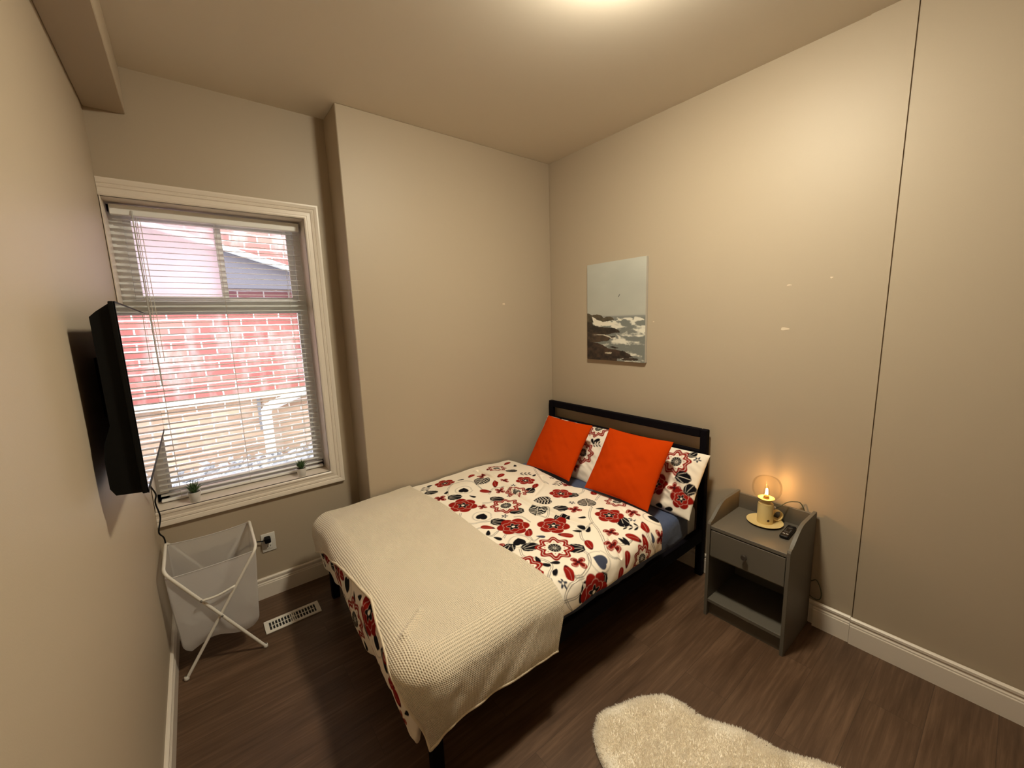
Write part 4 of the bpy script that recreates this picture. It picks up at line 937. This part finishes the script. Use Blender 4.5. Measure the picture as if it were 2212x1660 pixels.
P[..., 2] += .010*vnoise(np.arange(nl)[:, None]*.05+np.zeros(nh), np.linspace(0, 3, nh)[None]+np.zeros((nl, 1)), 12)*np.linspace(0, 1, nh)**2
o = grid_mesh('fabric_bag', P, m_bag, hp, closed_u=True); o.matrix_parent_inverse = Matrix.Translation(-Vector(hp.location)); o['label'] = 'translucent white fabric bag'
b = B(); bot = [b.verts.new(P[i, -1]+np.array([0, 0, -.001])) for i in range(0, nl, 4)]; cvx = b.verts.new(P[:, -1].mean(0)+np.array([0, 0, -.012]))
for i in range(len(bot)): b.faces.new((bot[i], bot[(i+1) % len(bot)], cvx))
hq('bag_bottom', b, m_bag, smooth=True)
for i0 in (0, 120):
    b = B(); tube(b, [Vector(P[i, 0]) for i in range(i0, i0+60)], .0028, 8); hq('bag_hem', b, m_bag, smooth=True)

# ---------------------------------------------------------------- floor register
fv = empty('floor_vent', (-2.146, -.073, 0)); tag(fv, 'white louvred floor vent set in the floor between hamper and bed', 'vent')
m_vent = M('vent_enamel', (.78, .75, .69, 1), .35)
vx, vy = .140, .056
b = B()
box(b, -vx, vx, -vy, -vy+.020, .0005, .007, .002, 2); box(b, -vx, vx, vy-.020, vy, .0005, .007, .002, 2); box(b, -vx, -vx+.022, -vy+.018, vy-.018, .0005, .007); box(b, vx-.022, vx, -vy+.018, vy-.018, .0005, .007)
f_ = obj('vent_frame', b, m_vent, fv)
b = B()
for k in range(15):
    x = -.106+.212*k/14; c = [(x-.0022+.002, .001), (x+.0022+.002, .001), (x+.0022, .0066), (x-.0022, .0066)]; prism(b, c, 'y', -vy+.019, vy-.019)
box(b, -.008, .008, -vy+.019, vy-.019, .002, .0066); box(b, -.112, .112, -.002, .002, .002, .005)
obj('louvres', b, m_vent, fv)
b = B(); box(b, -vx+.02, vx-.02, -vy+.018, vy-.018, .0002, .0009); obj('duct_opening', b, m_dark, fv)
b = B(); box(b, -.0035, .0035, -.008, .008, .0066, .012, .001, 1); obj('damper_lever', b, m_vent, fv)

# ================================================================ SHEEPSKIN RUG
rug = empty('sheepskin_rug', (-1.35, -2.25, 0)); tag(rug, 'fluffy cream sheepskin rug on the floor in the bottom right foreground', 'rug')
out_ = [(-1.383, -1.635), (-1.287, -1.570), (-1.149, -1.606), (-1.015, -1.675), (-.970, -1.756), (-.962, -1.853), (-.895, -1.975), (-.862, -2.105), (-.800, -2.205), (-.775, -2.30), (-.86, -2.46), (-1.02, -2.50), (-1.16, -2.44), (-1.30, -2.47), (-1.46, -2.42), (-1.53, -2.26), (-1.50, -2.08), (-1.455, -1.90), (-1.435, -1.75)]
oc = [Vector((x, y, 0)) for x, y in out_]; oc = oc+oc[:3]; sp = spline(oc, 10)[10:10+10*len(out_)]
ol = np.array([[p.x, p.y] for p in sp]); cen = np.array([-1.18, -2.05])
ctr_line = np.array([[-1.22, -1.80], [-1.2, -2.1], [-1.15, -2.3]])
def rug_pt(i, r):
    e = ol[i]; t = np.clip((e[1]+1.80)/(-.5), 0, 1); c = np.array([-1.22+.07*t, -1.80-.48*t]); return c+(e-c)*r
nR = 26; b = B(); rows = []
for j in range(nR+1):
    r = j/nR; h = .026*max(0.0, 1-max(0, (r-.84)/.16)**2.2)**.5 if r > .84 else .026
    rows.append([b.verts.new((*(rug_pt(i, r*.985)), max(.002, h+.004*math.sin(i*.3)*r))) for i in range(len(ol))] if j else None)
n_ = len(ol)
for j in range(1, nR):
    for i in range(n_): b.faces.new((rows[j][i], rows[j][(i+1) % n_], rows[j+1][(i+1) % n_], rows[j+1][i]))
b.faces.new(rows[1])
m_wool = M('sheep_wool', (.98, .94, .87, 1), .95, Sheen_Weight=.3)
N, L, bb = nodes(m_wool); tr_ = N.new('ShaderNodeBsdfTranslucent'); tr_.inputs[0].default_value = (.98, .93, .84, 1); mw = N.new('ShaderNodeMixShader'); mw.inputs[0].default_value = .4
m_hide = M('hide_wool', (.97, .92, .82, 1), .95, Sheen_Weight=.3); bump(m_hide, 60, .3, .004)
mw.inputs[0].default_value = .42
L.new(bb.outputs[0], mw.inputs[1]); L.new(tr_.outputs[0], mw.inputs[2]); L.new(mw.outputs[0], N['Material Output'].inputs[0])
b.verts.ensure_lookup_table()
o = obj('hide', b, m_hide, rug, smooth=True); o.matrix_parent_inverse = Matrix.Translation(-Vector(rug.location))
# wool fibres as thin blades
NF = 85000
cand = np.stack([rng.uniform(ol[:, 0].min(), ol[:, 0].max(), NF*2), rng.uniform(ol[:, 1].min(), ol[:, 1].max(), NF*2)], -1)
ins = np.zeros(len(cand), bool); dmin = np.full(len(cand), 9.0); near = np.zeros_like(cand)
for i in range(n_):
    p0, p1 = ol[i], ol[(i+1) % n_]
    ins ^= ((p0[1] > cand[:, 1]) != (p1[1] > cand[:, 1])) & (cand[:, 0] < (p1[0]-p0[0])*(cand[:, 1]-p0[1])/(p1[1]-p0[1]+1e-12)+p0[0])
    d_, t_ = segd(cand[:, 0], cand[:, 1], p0, p1); m = d_ < dmin; dmin[m] = d_[m]; near[m] = (p0+(p1-p0)*t_[:, None])[m]
ok = ins & (dmin > .006); base = cand[ok][:NF]; dm = dmin[ok][:NF]; dirv = near[ok][:NF]-base; dirv /= np.maximum(np.linalg.norm(dirv, axis=1, keepdims=True), 1e-6); NF = len(base)
ed = np.clip(1-dm/.07, 0, 1)
cl_ = np.stack([vnoise(base[:, 0]*22, base[:, 1]*22, 90), vnoise(base[:, 0]*22, base[:, 1]*22, 91)], -1)*.8
lean = dirv*(ed*.9)[:, None]+cl_+rng.randn(NF, 2)*.25
ln = .0105*(.75+.5*rng.rand(NF))
z0 = .004+.022*np.sqrt(np.clip(1-ed**2, 0, 1))
ang = rng.rand(NF)*np.pi*2; sd = np.stack([np.cos(ang), np.sin(ang)], -1)*.0011
V0 = np.concatenate([base-sd, z0[:, None]], 1); V1 = np.concatenate([base+sd, z0[:, None]], 1)
mid = base+lean*(ln*.38)[:, None]; zm = z0+ln*.62; tip = base+lean*(ln*.95)[:, None]; zt = np.maximum(.003, z0+ln*(1.0-.30*np.linalg.norm(lean, axis=1).clip(0, 2)))
V2 = np.concatenate([mid-sd*.8, zm[:, None]], 1); V3 = np.concatenate([mid+sd*.8, zm[:, None]], 1); V4 = np.concatenate([tip, zt[:, None]], 1)
VA = np.stack([V0, V1, V3, V2, V4], 1).reshape(-1, 3); k = np.arange(NF)*5
me = bpy.data.meshes.new('wool_pile'); me.vertices.add(len(VA)); me.vertices.foreach_set('co', VA.astype(np.float32).reshape(-1))
li = np.stack([k, k+1, k+2, k+3, k+3, k+2, k+4], 1).reshape(-1); me.loops.add(len(li)); me.loops.foreach_set('vertex_index', li.astype(np.int32))
ls = np.stack([np.arange(NF)*7, np.arange(NF)*7+4], 1).reshape(-1); me.polygons.add(NF*2); me.polygons.foreach_set('loop_start', ls.astype(np.int32)); me.update(calc_edges=True); me.validate()
me.materials.append(m_wool); wp = bpy.data.objects.new('wool_pile', me); COL.objects.link(wp); wp.parent = rug; wp.matrix_parent_inverse = Matrix.Translation(-Vector(rug.location)); wp['kind'] = 'stuff'

# ================================================================ CEILING LIGHT (just above the frame)
clt = empty('ceiling_light', (-1.19, -1.60, H)); tag(clt, 'round flush ceiling light with frosted white dome, just above the picture edge', 'ceiling light')
b = B(); lathe(b, [(0, 0), (.150, 0), (.152, -.012), (.140, -.020), (.135, -.014), (0, -.014)], n=56); obj('base_plate', b, m_white, clt, smooth=True, auto=40)
m_dome = M('frosted_diffuser', (.9, .85, .75, 1), .5); N, L, bb = nodes(m_dome); bb.inputs['Emission Color'].default_value = (1, .90, .68, 1); bb.inputs['Emission Strength'].default_value = LAMP_E
b = B(); lathe(b, [(.134, -.015)]+[(.134*math.cos(a), -.020-.062*math.sin(a)) for a in [math.pi/2*k/12 for k in range(12)]]+[(0, -.082)], n=56); obj('diffuser', b, m_dome, clt, smooth=True)
